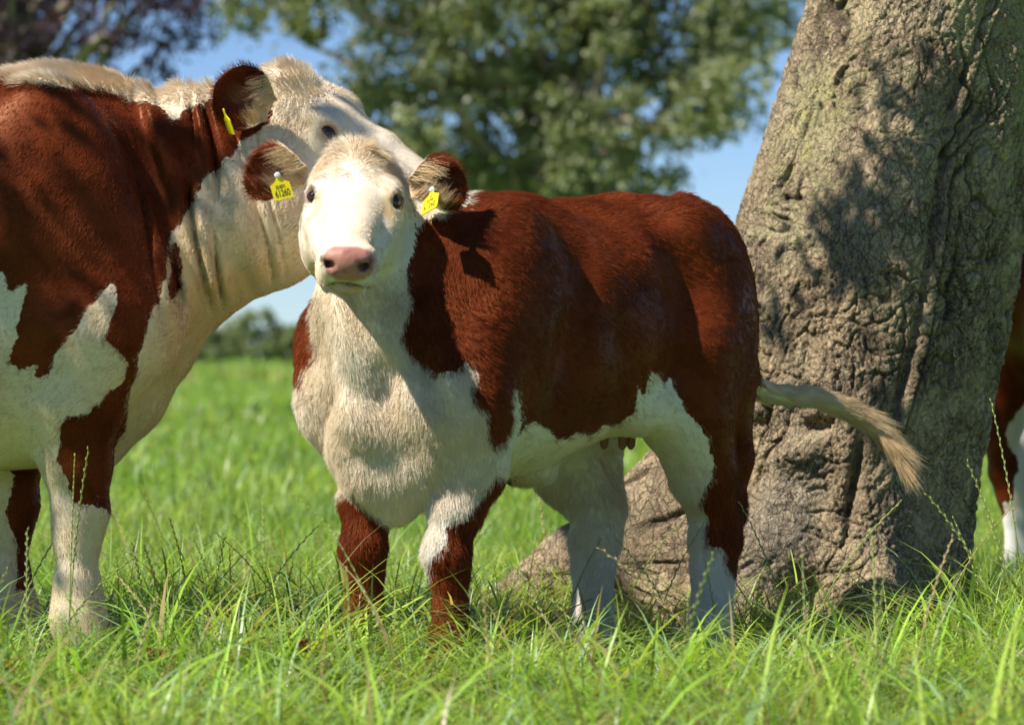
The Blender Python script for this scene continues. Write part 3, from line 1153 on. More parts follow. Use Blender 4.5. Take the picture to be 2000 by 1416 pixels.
def head_sdf(q, broad=1.0):
    """head in its own frame: x to the muzzle, y to the animal's left, z out of the forehead"""
    d = loft(q, [(-.05, -.07, -.13, .05), (-.02, -.022, -.175, .080), (.02, .004, -.20, .098), (.07, .010, -.21, .112 * broad),
                 (.13, .004, -.205, .116 * broad), (.19, -.020, -.185, .106 * broad), (.25, -.046, -.160, .088), (.31, -.055, -.138, .070),
                 (.36, -.056, -.122, .060), (.40, -.050, -.110, .055), (.42, -.055, -.100, .045)], 2.4)
    # the flat bridge from forehead to nose
    qs = q * A([1, .62, 1], np.float32)
    d = smin(d, chain(qs, [(.05, 0, -.040, .050), (.14, 0, -.036, .046), (.25, 0, -.042, .036), (.36, 0, -.050, .031)], .02), .022)
    for s in (-1, 1):
        d = smin(d, ell(q, (.105, s * .080, -.138), (.105, .044, .085)), .03)       # cheek
        d = smin(d, ell(q, (.118, s * .082, -.016), (.045, .026, .020)), .022)      # brow
        d = smin(d, cone(q, (.165, s * .090, -.062), (.265, s * .070, -.085), .020, .012), .03)     # facial crest
        d = smin(d, ell(q, (.390, s * .040, -.060), (.040, .028, .036)), .018)      # nostril wing
        d = smin(d, ell(q, (.375, s * .044, -.092), (.050, .026, .027)), .015)      # upper lip
    d = smin(d, ell(q, (.00, 0, .002), (.045, .065, .022)), .03)                    # poll
    d = smin(d, ell(q, (.412, 0, -.056), (.026, .044, .038)), .02)                  # nose pad
    d = smin(d, ell(q, (.372, 0, -.114), (.054, .043, .020)), .012)                 # lower lip and chin
    for s in (-1, 1):
        # comma-shaped nostril
        d = smax(d, -cone(q, (.450, s * .027, -.046), (.415, s * .042, -.058), .0095, .009), .006)
        d = smax(d, -cone(q, (.448, s * .034, -.064), (.420, s * .054, -.046), .0055, .006), .005)
        # lids round the eyeball, a slit between them
        E = eye_axes(s)
        ec = EYE_C * A([1, s, 1])
        d = smin(d, ell(q, ec + E[:, 0] * .001, (.0195, .034, .0250), E), .012)
        d = smax(d, -ell(q, ec + E[:, 0] * .0175, (.0135, .0240, .0158), E), .004)
        d = smin(d, cone(q, ec + E[:, 0] * .0125 - E[:, 1] * .020 + E[:, 2] * s * .012, ec + E[:, 0] * .0150 + E[:, 1] * .016 + E[:, 2] * s * .0135, .005, .0045), .006)
    yy = q[:, 1]
    zz = q[:, 2] + .097 + 4.5 * yy * yy
    groove = np.sqrt(zz * zz + (np.maximum(.345 - q[:, 0], 0)) ** 2) - .0026
    d = smax(d, -np.maximum(groove, np.abs(yy) - .058), .004)
    return d


def frame(u, w0):
    u = unit(u)
    w = unit(A(w0, float) - np.dot(w0, u) * u)
    v = np.cross(u, w)
    return np.stack([u, w, v], 0)      # rows: head x, y, z axes


class Animal:
    """local frame: x forward, y to the animal's left, z up; the Empty carries place and heading"""
    def __init__(s, name, loc, heading):
        s.root = empty(name, (loc[0], loc[1], 0), heading)
        s.o = A([loc[0], loc[1], 0.0])
        c, sn = math.cos(heading), math.sin(heading)
        s.R = A([[c, -sn, 0], [sn, c, 0], [0, 0, 1.0]])

    def L(s, w):
        return (A(w, float) - s.o) @ s.R

    def W(s, l):
        return A(l, float) @ s.R.T + s.o

    def Ld(s, d):
        return A(d, float) @ s.R


def put(an, name, v, f, mat, parent=None, attrs=None, smooth=True):
    me = mesh_np(name, v, f, smooth)
    for k, (dat, t) in (attrs or {}).items():
        set_attr(me, k, dat, t)
    return link(name, me, parent or an.root, mat)


def uv_ball(c, r, nu=20, nv=12):
    u = np.linspace(0, 2 * np.pi, nu, endpoint=False)
    w = np.linspace(0.0, np.pi, nv)
    uu, ww = np.meshgrid(u, w)
    v = np.stack([np.sin(ww) * np.cos(uu), np.sin(ww) * np.sin(uu), np.cos(ww)], -1).reshape(-1, 3) * A(r) + A(c)
    i = np.arange(nv - 1)[:, None] * nu
    j = np.arange(nu)[None]
    f = np.stack([i + j, i + nu + j, i + nu + (j + 1) % nu, i + (j + 1) % nu], -1).reshape(-1, 4)
    return v, f


def make_ear(an, base, tip, face, width, cream_hair=True, droop=0.02, seed=0):
    """a cupped leaf of an ear; base, tip and the way its hollow faces, all in world terms"""
    base, tip = an.L(base), an.L(tip)
    ax = tip - base
    Ln = np.linalg.norm(ax)
    ax /= Ln
    fc = an.Ld(face)
    fc = unit(fc - np.dot(fc, ax) * ax)
    sd = np.cross(fc, ax)
    nu, nv = 34, 30
    u = np.linspace(0, 1, nu)
    prof = np.interp(u, [0, .08, .2, .4, .6, .75, .88, .96, 1.0], [.34, .42, .66, .95, 1.0, .92, .66, .36, .04])
    v = np.linspace(-1, 1, nv)
    uu, vv = np.meshgrid(u, v, indexing='ij')
    w = prof[:, None] * width / 2
    cup = np.interp(u, [0, .3, .7, 1], [1.45, 1.05, .55, .25])[:, None]
    ang = vv * cup
    yy = w * np.sin(ang) / np.maximum(np.sin(cup), np.where(cup > 1.57, 1, .2))
    dep = w * (1 - np.cos(ang)) / np.maximum(np.sin(cup), .3)
    dep = dep + 0.0035 * np.sin(vv * 7 + uu * 5) * np.sin(uu * 3.1)
    bend = -droop * uu ** 2
    inner = base + uu[..., None] * Ln * ax + yy[..., None] * sd + (dep + bend * 0.4)[..., None] * fc + (bend)[..., None] * an.Ld((0, 0, 1.0))
    th = 0.007 * np.sin(np.pi * np.clip(prof[:, None] * (1 - vv ** 4) * .5, 0, .5)) + 0.0012
    outer = inner - th[..., None] * fc
    vi, vo = inner.reshape(-1, 3), outer.reshape(-1, 3)
    V = np.concatenate([vi, vo])
    i = np.arange(nu - 1)[:, None] * nv
    j = np.arange(nv - 1)[None]
    f1 = np.stack([i + j, i + j + 1, i + nv + j + 1, i + nv + j], -1).reshape(-1, 4)
    M = nu * nv
    f2 = f1[:, ::-1] + M
    rim = []
    for a in range(nu - 1):
        rim.append((a * nv, (a + 1) * nv, (a + 1) * nv + M, a * nv + M))
        rim.append(((a + 1) * nv + nv - 1, a * nv + nv - 1, a * nv + nv - 1 + M, (a + 1) * nv + nv - 1 + M))
    for b in range(nv - 1):
        rim.append(((nu - 1) * nv + b, (nu - 1) * nv + b + 1, (nu - 1) * nv + b + 1 + M, (nu - 1) * nv + b + M))
    Fc = np.concatenate([f1, f2, A(rim)])
    uf = np.tile(uu.ravel(), 2)
    vf = np.tile(vv.ravel(), 2)
    isin = np.concatenate([np.ones(M), np.zeros(M)])
    return V, Fc, uf, vf, isin, ax, sd, fc, Ln


def ear_object(an, name, base, tip, face, width, white_to=.36, droop=.02, den=170000, hair=.030):
    V, Fc, u, v, isin, ax, sd, fc, Ln = make_ear(an, base, tip, face, width, droop=droop)
    nz = fbm(V * 40, 3, 5)
    # cream at the root and along the edge near it, red over the rest; the hollow is bare reddish skin deep down
    coat = (white_to - u + .25 * np.clip(np.abs(v) - .55, 0, 1) * (v < 0) + .1 * nz) * 12
    deep = np.exp(-((u - .45) / .22) ** 2 - (v / .45) ** 2) * isin
    tan = .55 + .25 * nz + .25 * isin
    pink = np.clip(deep * .55, 0, 1)
    dirv = np.where(isin[:, None] > 0, fc * .55 + ax * .75 - np.sign(v)[:, None] * sd * (.45 * np.abs(v))[:, None], ax * .9 - fc * .35 + sd * (v * .5)[:, None])
    ln = np.where(isin > 0, hair * (.35 + 1.1 * np.abs(v) ** 1.5) * np.interp(u, [0, .3, .7, 1], [1.2, 1.15, .5, .3]),
                  np.interp(u, [0, .5, 1], [.024, .014, .010]) + .005 * (np.abs(v) > .85))
    den_a = np.where(isin > 0, 1 - .75 * deep, 1.0)
    o = put(an, name, V, Fc, COAT, attrs={
        'coat': (coat, 'FLOAT'), 'tan': (tan, 'FLOAT'), 'pink': (pink, 'FLOAT'), 'dark': (deep * .35, 'FLOAT'),
        'fur_dir': (dirv, 'FLOAT_VECTOR'), 'fur_len': (ln, 'FLOAT'), 'fur_den': (den_a, 'FLOAT')})
    add_fur(o, COAT, den, .00042, .16, .25, clump=.2)
    return o


def tag_object(an, centre, right, up, w, h, rows, stud=True, bend=0.0):
    """a flag ear tag: shouldered plate with a neck, print on its face, stud on the neck"""
    c = A(centre, float)
    r = unit(right)
    up = unit(A(up, float) - np.dot(up, r) * r)
    nrm = np.cross(r, up)
    out = [(-.46, -.5), (.46, -.5), (.5, -.46), (.5, .16), (.47, .21), (.17, .36), (.12, .44), (.12, .66), (.06, .72), (-.06, .72), (-.12, .66), (-.12, .44), (-.17, .36), (-.47, .21), (-.5, .16), (-.5, -.46)]
    pts = A([(x * w, y * h) for x, y in out])
    n = len(pts)

    def at(x, y, z):
        return c + x * r + y * up + (z - bend * (x / w) ** 2) * nrm

    V = [at(x, y, .0011) for x, y in pts] + [at(x, y, -.0011) for x, y in pts]
    Vl = an.L(A(V))
    me = bpy.data.meshes.new('ear_tag')
    faces = [list(range(n)), list(range(2 * n - 1, n - 1, -1))] + [(k, k + n, (k + 1) % n + n, (k + 1) % n) for k in range(n)]
    me.from_pydata([tuple(x) for x in Vl], [], faces)
    o = link('ear_tag', me, an.root, TAGM)
    Rm = Matrix([list(an.Ld(r)), list(an.Ld(up)), list(an.Ld(nrm))]).transposed()
    for txt, x, y, size in rows:
        cu = bpy.data.curves.new('tag_number', 'FONT')
        cu.body = txt
        cu.size = size
        cu.align_x = 'CENTER'
        cu.align_y = 'CENTER'
        cu.extrude = .0002
        cu.offset = 0.0
        tmp = bpy.data.objects.new('tmp', cu)
        COL.objects.link(tmp)
        tm = bpy.data.meshes.new_from_object(tmp.evaluated_get(bpy.context.evaluated_depsgraph_get()))
        bpy.data.objects.remove(tmp)
        t = link('tag_number', tm, o, INK)
        pos = an.L(at(x * w, y * h, .0016))
        M = Rm.to_4x4()
        M.translation = Vector(pos)
        t.matrix_local = M @ Matrix.Diagonal((.78, 1.25, 1, 1))
    if stud:
        pv, pf, _ = tube([at(0, .60 * h, -.004), at(0, .60 * h, .0045), at(0, .60 * h, .0055)], [.0062, .0062, .0035], 12)
        cp = np.arange(12)[None] + 24
        Vs = an.L(np.vstack([pv]))
        ms = mesh_np('stud', Vs, [pf, cp], True)
        link('stud', ms, o, STUD)
    return o


def eyes(an, H, org, S, lash=True):
    for s in (-1, 1):
        c = (org + ((EYE_C * A([1, s, 1]) * LAT) * S) @ H)
        v, f = uv_ball(an.L(c), A([.0188] * 3) * S)
        put(an, 'eye', v, f, EYE)


def fur_attrs(an, V, nrm, lay, lift):
    """strand directions: the lay of the coat pressed on to the surface and lifted a little"""
    t = lay - (lay * nrm).sum(1)[:, None] * nrm
    t = unit(t)
    return unit(t * (1 - lift)[:, None] + nrm * lift[:, None])


# ---- the calf -----------------------------------------------------------------------------------------------------
TH = math.radians(48)
calf = Animal('hereford_calf', (.07, 8.0), math.atan2(-math.sin(TH), -math.cos(TH)))
tag(calf.root, 'red and white calf facing the camera with yellow tags in both ears', 'calf')
C_POLL = P(700, 312, 7.60)
C_NOSE = C_POLL + .425 * unit(A([-.016, -.890, -.452]))
C_H = frame(C_NOSE - C_POLL, (math.cos(math.radians(4)), 0.0, -math.sin(math.radians(4))))
C_S = np.linalg.norm(C_NOSE - C_POLL) / .425
C_HL = A([calf.Ld(r) for r in C_H])           # head axes in the calf's frame
C_PL = calf.L(C_POLL)


def hp(x, y, z):
    """a point of the calf's head frame in the calf's frame"""
    return tuple(C_PL + (A([x, y, z]) * C_S) @ C_HL)


def calf_sdf(p):
    p = p.astype(np.float32)
    q = ((p - C_PL.astype(np.float32)) @ C_HL.T.astype(np.float32)) / (C_S * LAT).astype(np.float32)
    p = p.copy()
    p[:, 0] = np.where(p[:, 0] < .1, .1 + (p[:, 0] - .1) / .875, p[:, 0])
    d = loft(p, [(-.66, .99, .82, .06), (-.62, 1.04, .74, .13), (-.55, 1.085, .68, .205), (-.45, 1.10, .63, .245), (-.30, 1.095, .575, .25), (-.10, 1.08, .505, .262),
                 (.10, 1.07, .455, .265), (.28, 1.06, .43, .248), (.40, 1.04, .44, .22), (.50, .98, .48, .17), (.56, .90, .56, .11)], 2.15)
    mir = p.copy()
    mir[:, 1] = np.abs(p[:, 1])
    # hips, loin, pin bones, shoulders
    d = smin(d, ell(mir, (-.36, .185, 1.005), (.09, .055, .05)), .09)
    d = smin(d, ell(mir, (-.60, .085, .95), (.06, .05, .07)), .08)
    d = smin(d, ell(mir, (-.44, .165, .78), (.195, .110, .27)), .08)
    d = smin(d, ell(mir, (.33, .165, .80), (.13, .085, .27), rot_y(-14)), .08)
    d = smin(d, ell(mir, (.46, .168, .66), (.10, .085, .13)), .07)
    d = smin(d, ell(p, (.475, -.205, .72), (.09, .08, .15)), .06)
    # crease behind the shoulder blade
    d = smax(d, -ell(mir, (.175, .288, .80), (.030, .045, .24), rot_y(-18)), .07)
    d = smax(d, -ell(mir, (-.24, .290, .86), (.05, .055, .16), rot_y(20)), .08)
    # neck and throat, dewlap and brisket
    nb = hp(-.03, 0, -.09)
    th = hp(.05, 0, -.165)
    d = smin(d, chain(p, [(.18, 0, .90, .165), (.36, -.005, .92, .145), nb + (.105,)], .05), .08)
    d = smin(d, chain(p, [(.42, 0, .74, .17), (.52, .01, .80, .135), th + (.092,)], .05), .07)
    d = smin(d, ell(p, (.49, 0, .56), (.125, .175, .17)), .07)
    d = smin(d, chain(p, [(.605, .035, .80, .045), (.610, .012, .70, .042), (.598, .0, .58, .052), (.565, 0, .47, .048), (.50, 0, .41, .06)], .04), .045)
    for yy, xx in ((.085, .585), (-.085, .585)):
        d = smin(d, chain(p, [(xx - .01, yy * .7, .80, .030), (xx - .035, yy * 1.1, .66, .028), (xx - .08, yy * 1.25, .54, .03)], .03), .045)
    # forelegs
    for s, x0 in ((1, .455), (-1, .445)):
        y0 = .132 * s
        d = smin(d, chain(p, [(.45, .16 * s, .60, .098), (x0 - .05, .155 * s, .48, .076), (x0 - .014, .142 * s, .385, .055), (x0 + .002, y0, .325, .043), (x0 + .006, y0, .290, .0465),
                              (x0, y0, .245, .037), (x0 - .003, y0, .17, .032), (x0, y0, .105, .040), (x0 + .02, y0, .055, .036), (x0 + .03, y0, .02, .046)], .02), .05)
        d = smin(d, ell(p, (x0 + .022, y0, .292), (.030, .038, .042)), .02)
    # hind legs: stifle, gaskin, hock, cannon
    for s, x0, yf in ((1, -.475, .172), (-1, -.375, .122)):
        dx = x0 + .455
        d = smin(d, chain(p, [(-.36 + dx * .3, .165 * s, .72, .145), (-.345 + dx * .6, .180 * s, .59, .112), (-.415 + dx, .178 * s, .45, .083), (-.475 + dx, yf * s, .345, .058),
                              (-.470 + dx, yf * s, .285, .059), (-.462 + dx, yf * s, .22, .050), (x0 - .002, yf * s, .10, .047), (x0, yf * s, .03, .052), (x0 + .02, yf * s, -.02, .046), (x0 + .03, yf * s, -.06, .054)], .02), .06)
        d = smin(d, chain(p, [(-.545 + dx * .5, .16 * s, .66, .075), (-.550 + dx * .9, .17 * s, .48, .048), (-.538 + dx, yf * s, .355, .032), (-.505 + dx, yf * s, .28, .032)], .03), .03)
    # flank fold from belly to stifle, udder
    d = smin(d, chain(p, [(-.18, .17, .60, .06), (-.29, .178, .63, .08)], .03), .07)
    d = smin(d, chain(p, [(-.18, -.17, .60, .06), (-.26, -.178, .63, .08)], .03), .07)
    d = smin(d, ell(p, (-.33, .0, .60), (.08, .075, .06)), .05)
    d = smin(d, ell(p, (.03, 0, .452), (.07, .05, .028)), .06)      # navel flap
    d = smin(d, cone(p, (-.60, 0, 1.06), (-.655, 0, .95), .05, .045), .05)     # tail head
    m = sstep(.44, .56, p[:, 0]) * sstep(.98, .86, p[:, 2]) * sstep(.44, .54, p[:, 2])
    d = d + m * (.0075 * np.sin(p[:, 1] * 46 + 3.0 * np.sin(p[:, 2] * 7 + p[:, 1] * 9)) + .005 * np.sin(p[:, 2] * 38 + 14 * p[:, 1] + 2 * np.sin(p[:, 1] * 30)))
    m = sstep(.40, .20, np.abs(p[:, 0] + .12)) * sstep(.55, .75, p[:, 2])
    d = d + m * .004 * (np.sin(p[:, 0] * 31 + 5 * np.sin(p[:, 2] * 4)) + .6 * np.sin(p[:, 2] * 26 + p[:, 0] * 12))
    hd = head_sdf(q) * C_S
    d = smin(d, hd, .035)
    return d


def rot_y(deg):
    a = math.radians(deg)
    return A([[math.cos(a), 0, math.sin(a)], [0, 1, 0], [-math.sin(a), 0, math.cos(a)]])


V, Q = surface(calf_sdf, (-.80, -.42, -.15), (.98, .44, 1.32), .0075)
Nn = unit(grad(calf_sdf, V, .004))
Wd = calf.W(V)
px, py = proj(Wd)
q = ((V - C_PL) @ C_HL.T) / (C_S * LAT)
inhead = sstep(.03, -.03, head_sdf(q) * C_S - .012) * (q[:, 0] > -.10)
RED = [
    [(797, 380), (799, 470), (795, 540), (800, 600), (785, 660), (807, 696), (838, 718), (865, 732), (883, 727), (904, 716), (911, 700), (926, 727), (920, 763),
     (924, 786), (947, 804), (956, 831), (953, 849), (960, 878), (985, 868), (996, 849), (1003, 813), (1004, 757), (1008, 760), (1016, 813), (1013, 850), (1033, 834), (1051, 827), (1069, 840),
     (1087, 860), (1109, 860), (1128, 847), (1149, 856), (1169, 845), (1177, 832), (1210, 825), (1237, 812), (1242, 782), (1246, 752), (1255, 775), (1267, 744),
     (1274, 726), (1287, 727), (1295, 750), (1311, 735), (1323, 767), (1334, 793), (1353, 817), (1379, 849), (1394, 894), (1391, 925), (1371, 965), (1369, 986),
     (1380, 1013), (1380, 1065), (1395, 1070), (1413, 1074), (1411, 1100), (1426, 1118), (1448, 1122), (1450, 1085), (1457, 1109), (1540, 1100), (1540, 340), (1400, 330),
     (930, 350), (913, 408), (880, 398), (868, 424), (835, 428), (815, 445)],
    [(970, 930), (940, 960), (925, 985), (905, 1005), (870, 1025), (868, 1060), (840, 1090), (836, 1130), (822, 1165), (835, 1240), (828, 1330), (960, 1330), (1000, 935)],
    [(625, 925), (660, 970), (690, 960), (710, 985), (735, 1008), (760, 1032), (790, 1045), (785, 1400), (630, 1400), (600, 940)],
    [(614, 580), (608, 620), (622, 680), (610, 702), (590, 722), (588, 748), (540, 750), (530, 580)],
    [(1243, 915), (1250, 980), (1256, 1010), (1260, 1060), (1246, 1115), (1290, 1115), (1290, 900)],
]
sds = [poly_sd(px, py, g) for g in RED]
sds[4] = np.where((V[:, 2] < .52) & (V[:, 1] < -.04), sds[4], -50)
sd = np.max(sds, 0) / 900.0 * 100.0        # cm
wob = fbm(V * 28, 3, 3) * .9
coat = -sd + wob
coat = np.where(inhead > .4, 6, coat)
tan = .20 + .25 * fbm(V * 7, 3, 11)
chest = sstep(.34, .48, V[:, 0]) * sstep(.95, .80, V[:, 2]) * sstep(.36, .45, V[:, 2])
tan += .20 * chest + .22 * sstep(.62, .42, V[:, 2]) * (V[:, 2] > .36) * (V[:, 0] < .3)
tan += (.17 + .18 * fbm(V * 18, 3, 19)) * inhead
tan += .35 * inhead * sstep(.30, .36, q[:, 0]) * sstep(-.10, -.125, q[:, 2])
tan += .38 * np.exp(-((q[:, 0] - .0) / .045) ** 2) * inhead * (q[:, 2] > -.05)
tan -= .15 * sstep(.30, .2, V[:, 2])
stain = np.exp(-(((q[:, 0] - .185) / .03) ** 2 + ((np.abs(q[:, 1]) - .082) / .014) ** 2)) * inhead
tan += 1.0 * stain
nose = poly_sd(px, py, [(650, 480), (700, 480), (728, 490), (737, 510), (731, 535), (712, 549), (690, 552), (655, 549), (634, 532), (629, 505), (636, 488)])
front = (q[:, 0] > .34) & (inhead > .3)
pink = np.where(front, sstep(-2.0, 5.0, nose), 0)
lip = front & (q[:, 0] > .355) & (np.abs(q[:, 2] + .109 + 4.5 * q[:, 1] ** 2) < .0105) & (np.abs(q[:, 1]) < .048)
pink = np.maximum(pink, np.where(lip, .55, 0))
qa = np.stack([q[:, 0], np.abs(q[:, 1]), q[:, 2]], 1) - EYE_C - EYE_N * .012
eyed = np.sqrt((qa ** 2).sum(1))
pink = np.maximum(pink, .65 * sstep(.029, .019, eyed) * (inhead > .3))
dark = .55 * sstep(.0262, .0222, eyed) * (inhead > .3)
for s in (-1, 1):
    nd_ = np.minimum(cone(q.astype(np.float32), (.450, s * .027, -.046), (.405, s * .046, -.060), .0098, .0095), cone(q.astype(np.float32), (.448, s * .034, -.064), (.415, s * .056, -.045), .006, .0065))
    dark = np.maximum(dark, sstep(.002, -.003, nd_) * .85)
dark = np.maximum(dark, np.where(front & (np.abs(q[:, 2] + .097 + 4.5 * q[:, 1] ** 2) < .0034) & (np.abs(q[:, 1]) < .056), .6, 0))
speck = (vnoise(V * 260, 9) > .62) & (pink > .5) & front
dark = np.maximum(dark, np.where(speck, .35, 0))
# lay of the hair
lay = np.tile(A([-.75, 0, -.65]), (len(V), 1))
lay[:, 1] = np.sign(V[:, 1]) * .05
low = sstep(.55, .40, V[:, 2])[:, None]
lay = lay * (1 - low) + A([-.15, 0, -1.0]) * low
fr = sstep(.36, .5, V[:, 0])[:, None]
lay = lay * (1 - fr) + A([-.2, 0, -1.0]) * fr
rad = q - A([.105, 0, .02])
lay_h = (rad / (np.linalg.norm(rad, axis=1)[:, None] + 1e-6)) @ C_HL
lay = lay * (1 - inhead[:, None]) + lay_h * inhead[:, None]
tuft0 = np.exp(-((q[:, 0] + .005) / .042) ** 2 - (q[:, 1] / .075) ** 2) * inhead * (q[:, 2] > -.06)
sw = np.stack([fbm(V * 9, 3, s) for s in (21, 22, 23)], 1)
lay = lay + .55 * sw
lay = lay + tuft0[:, None] * (A([.9, -.5, .25]) @ C_HL + 1.6 * np.stack([fbm(V * 22, 2, s) for s in (24, 25, 26)], 1))
lift = np.full(len(V), .22) + .12 * fbm(V * 14, 2, 31) + .10 * sstep(.5, .4, V[:, 2]) + .18 * inhead * sstep(.17, .09, q[:, 0])
flen = np.full(len(V), .0145) + .005 * fbm(V * 12, 3, 33)
flen += .009 * chest + .006 * sstep(.5, .4, V[:, 2])
flen += .010 * sstep(1.03, 1.07, V[:, 2]) * (1 - inhead)
flen = flen * (1 - inhead) + inhead * (.0075 + .005 * sstep(.18, .08, q[:, 0]) * (q[:, 2] > -.03))
flen *= np.where(pink > .3, .12, 1.0)
tuft = np.exp(-((q[:, 0] + .005) / .042) ** 2 - (q[:, 1] / .075) ** 2) * inhead * (q[:, 2] > -.06)
flen += .042 * tuft
fl = fur_attrs(calf, V, Nn, lay, np.clip((lift + .15 * chest) * (1 - .42 * inhead) + .3 * tuft, .08, .8))
den = np.ones(len(V)) * (1 + .9 * inhead) * np.where(pink > .4, .1, 1)
den *= sstep(-.55, -.15, ((A([0, 0, CAMZ]) - Wd) / np.linalg.norm(Wd, axis=1)[:, None] * (Nn @ calf.R.T)).sum(1))
calf_body = put(calf, 'body', V, Q, COAT, attrs={
    'coat': (coat, 'FLOAT'), 'tan': (tan, 'FLOAT'), 'pink': (pink, 'FLOAT'), 'dark': (dark, 'FLOAT'),
    'fur_dir': (fl, 'FLOAT_VECTOR'), 'fur_len': (flen, 'FLOAT'), 'fur_den': (den, 'FLOAT')})
add_fur(calf_body, COAT, 130000, .00045, .15, .26, clump=.20)
eyes(calf, C_H, C_POLL, C_S)

# ears, tags
E1 = P(598, 346, 7.55)
ear_object(calf, 'ear', E1, P(476, 326, 7.57), (.25, -.95, .05), .122, white_to=.36, droop=.015, hair=.036)
E2 = P(800, 370, 7.55)
ear_object(calf, 'ear', E2, P(912, 348, 7.57), (-.2, -.97, .05), .125, white_to=.36, droop=.010, hair=.036)
tag_object(calf, P(549, 368, 7.485), (.94, .34, .25), (-.33, .05, 1), .044, .049,
           [('61260', 0, -.24, .0175), ('22-0571', -.02, .06, .0085)])
tag_object(calf, P(841, 394, 7.485), (.75, -.55, .40), (.15, .75, .9), .047, .058,
           [('61260', 0, -.24, .0175), ('227546', 0, .04, .0085), ('UK', .02, .20, .0065)])
# tail, swung out behind
tp = catmull([calf.W((-.56, 0, 1.02)), calf.W((-.61, .03, .90)), calf.W((-.64, .08, .74)), P(1480, 758, 8.52), P(1590, 778, 8.60), P(1680, 812, 8.66), P(1735, 860, 8.68), P(1760, 900, 8.68)], 60)
tr = np.interp(np.linspace(0, 1, 60), [0, .25, .5, .7, .85, 1], [.042, .030, .023, .022, .020, .004])
tv, tf, tt = tube(tp, tr, 14)
tl = calf.L(tv)
tu = np.repeat(np.linspace(0, 1, 60), 14)
axis_c = np.repeat(tp, 14, axis=0)
tn = unit(tv - axis_c)
o = put(calf, 'tail', tl, tf, COAT, attrs={
    'coat': ((tu - .40) * 40, 'FLOAT'), 'tan': (.40 + .55 * tu + .3 * fbm(tl * 40, 3, 2), 'FLOAT'), 'pink': (tu * 0, 'FLOAT'), 'dark': (tu * 0, 'FLOAT'),
    'fur_dir': (calf.Ld(unit(tt + .10 * tn)), 'FLOAT_VECTOR'), 'fur_len': (np.interp(tu, [0, .4, .6, .8, 1], [.02, .025, .05, .09, .09]), 'FLOAT'), 'fur_den': (tu * 0 + 1, 'FLOAT')})
add_fur(o, COAT, 130000, .0006, .13, .05, clump=.25)
# teats
for x, y in ((-.245, .035), (-.27, .04), (-.255, -.03)):
    v, f, _ = tube([(x, y, .56), (x, y, .53), (x + .002, y, .508), (x + .003, y, .50)], [.014, .011, .010, .004], 10)
    n = len(v)
    put(calf, 'teat', v, f, COAT, attrs={'coat': (np.ones(n) * 5, 'FLOAT'), 'tan': (np.ones(n) * .5, 'FLOAT'), 'pink': (np.ones(n), 'FLOAT'), 'dark': (np.ones(n) * .25, 'FLOAT')})


def hooves(an, feet, S=1.0):
    for x, y, *z0 in feet:
        z0 = z0[0] if z0 else 0.0
        for s in (-1, 1):
            st = [(0.0, .034, .030, .0), (.012, .034, .030, .0), (.045, .026, .024, -.008), (.055, .020, .02, -.012)]
            a = np.linspace(0, 2 * np.pi, 14, endpoint=False)
            v = np.concatenate([np.stack([x + S * (.022 + c + r1 * 1.45 * np.cos(a)), y + s * .027 * S + S * r2 * .85 * np.sin(a), np.full(14, z * S + z0)], 1) for z, r1, r2, c in st])
            i = np.arange(3)[:, None] * 14
            j = np.arange(14)[None]
            f = np.stack([i + j, i + (j + 1) % 14, i + 14 + (j + 1) % 14, i + 14 + j], -1).reshape(-1, 4)
            put(an, 'hoof', v, f, HOOF)


hooves(calf, [(.475, .132), (.465, -.132), (-.395, .172, -.085), (-.305, -.122, -.085)], .88)

# ---- the mother ---------------------------------------------------------------------------------------------------
cow = Animal('hereford_cow', (-1.0, 8.02), math.radians(5))
tag(cow.root, 'large red and white cow resting her head behind the calf', 'cow')
M_POLL = P(565, 153, 8.05)
M_NOSE = M_POLL + .425 * 1.05 * A([math.cos(.518) * math.cos(-.096), math.cos(.518) * math.sin(-.096), -math.sin(.518)])
tilt = .465
M_H0 = frame(M_NOSE - M_POLL, (0, 1, 0))
M_H = frame(M_NOSE - M_POLL, M_H0[1] * math.cos(tilt) + M_H0[2] * math.sin(tilt))
M_S = np.linalg.norm(M_NOSE - M_POLL) / .425
M_HL = A([cow.Ld(r) for r in M_H])
M_PL = cow.L(M_POLL)


def mp(x, y, z):
    return tuple(M_PL + (A([x, y, z]) * M_S) @ M_HL)


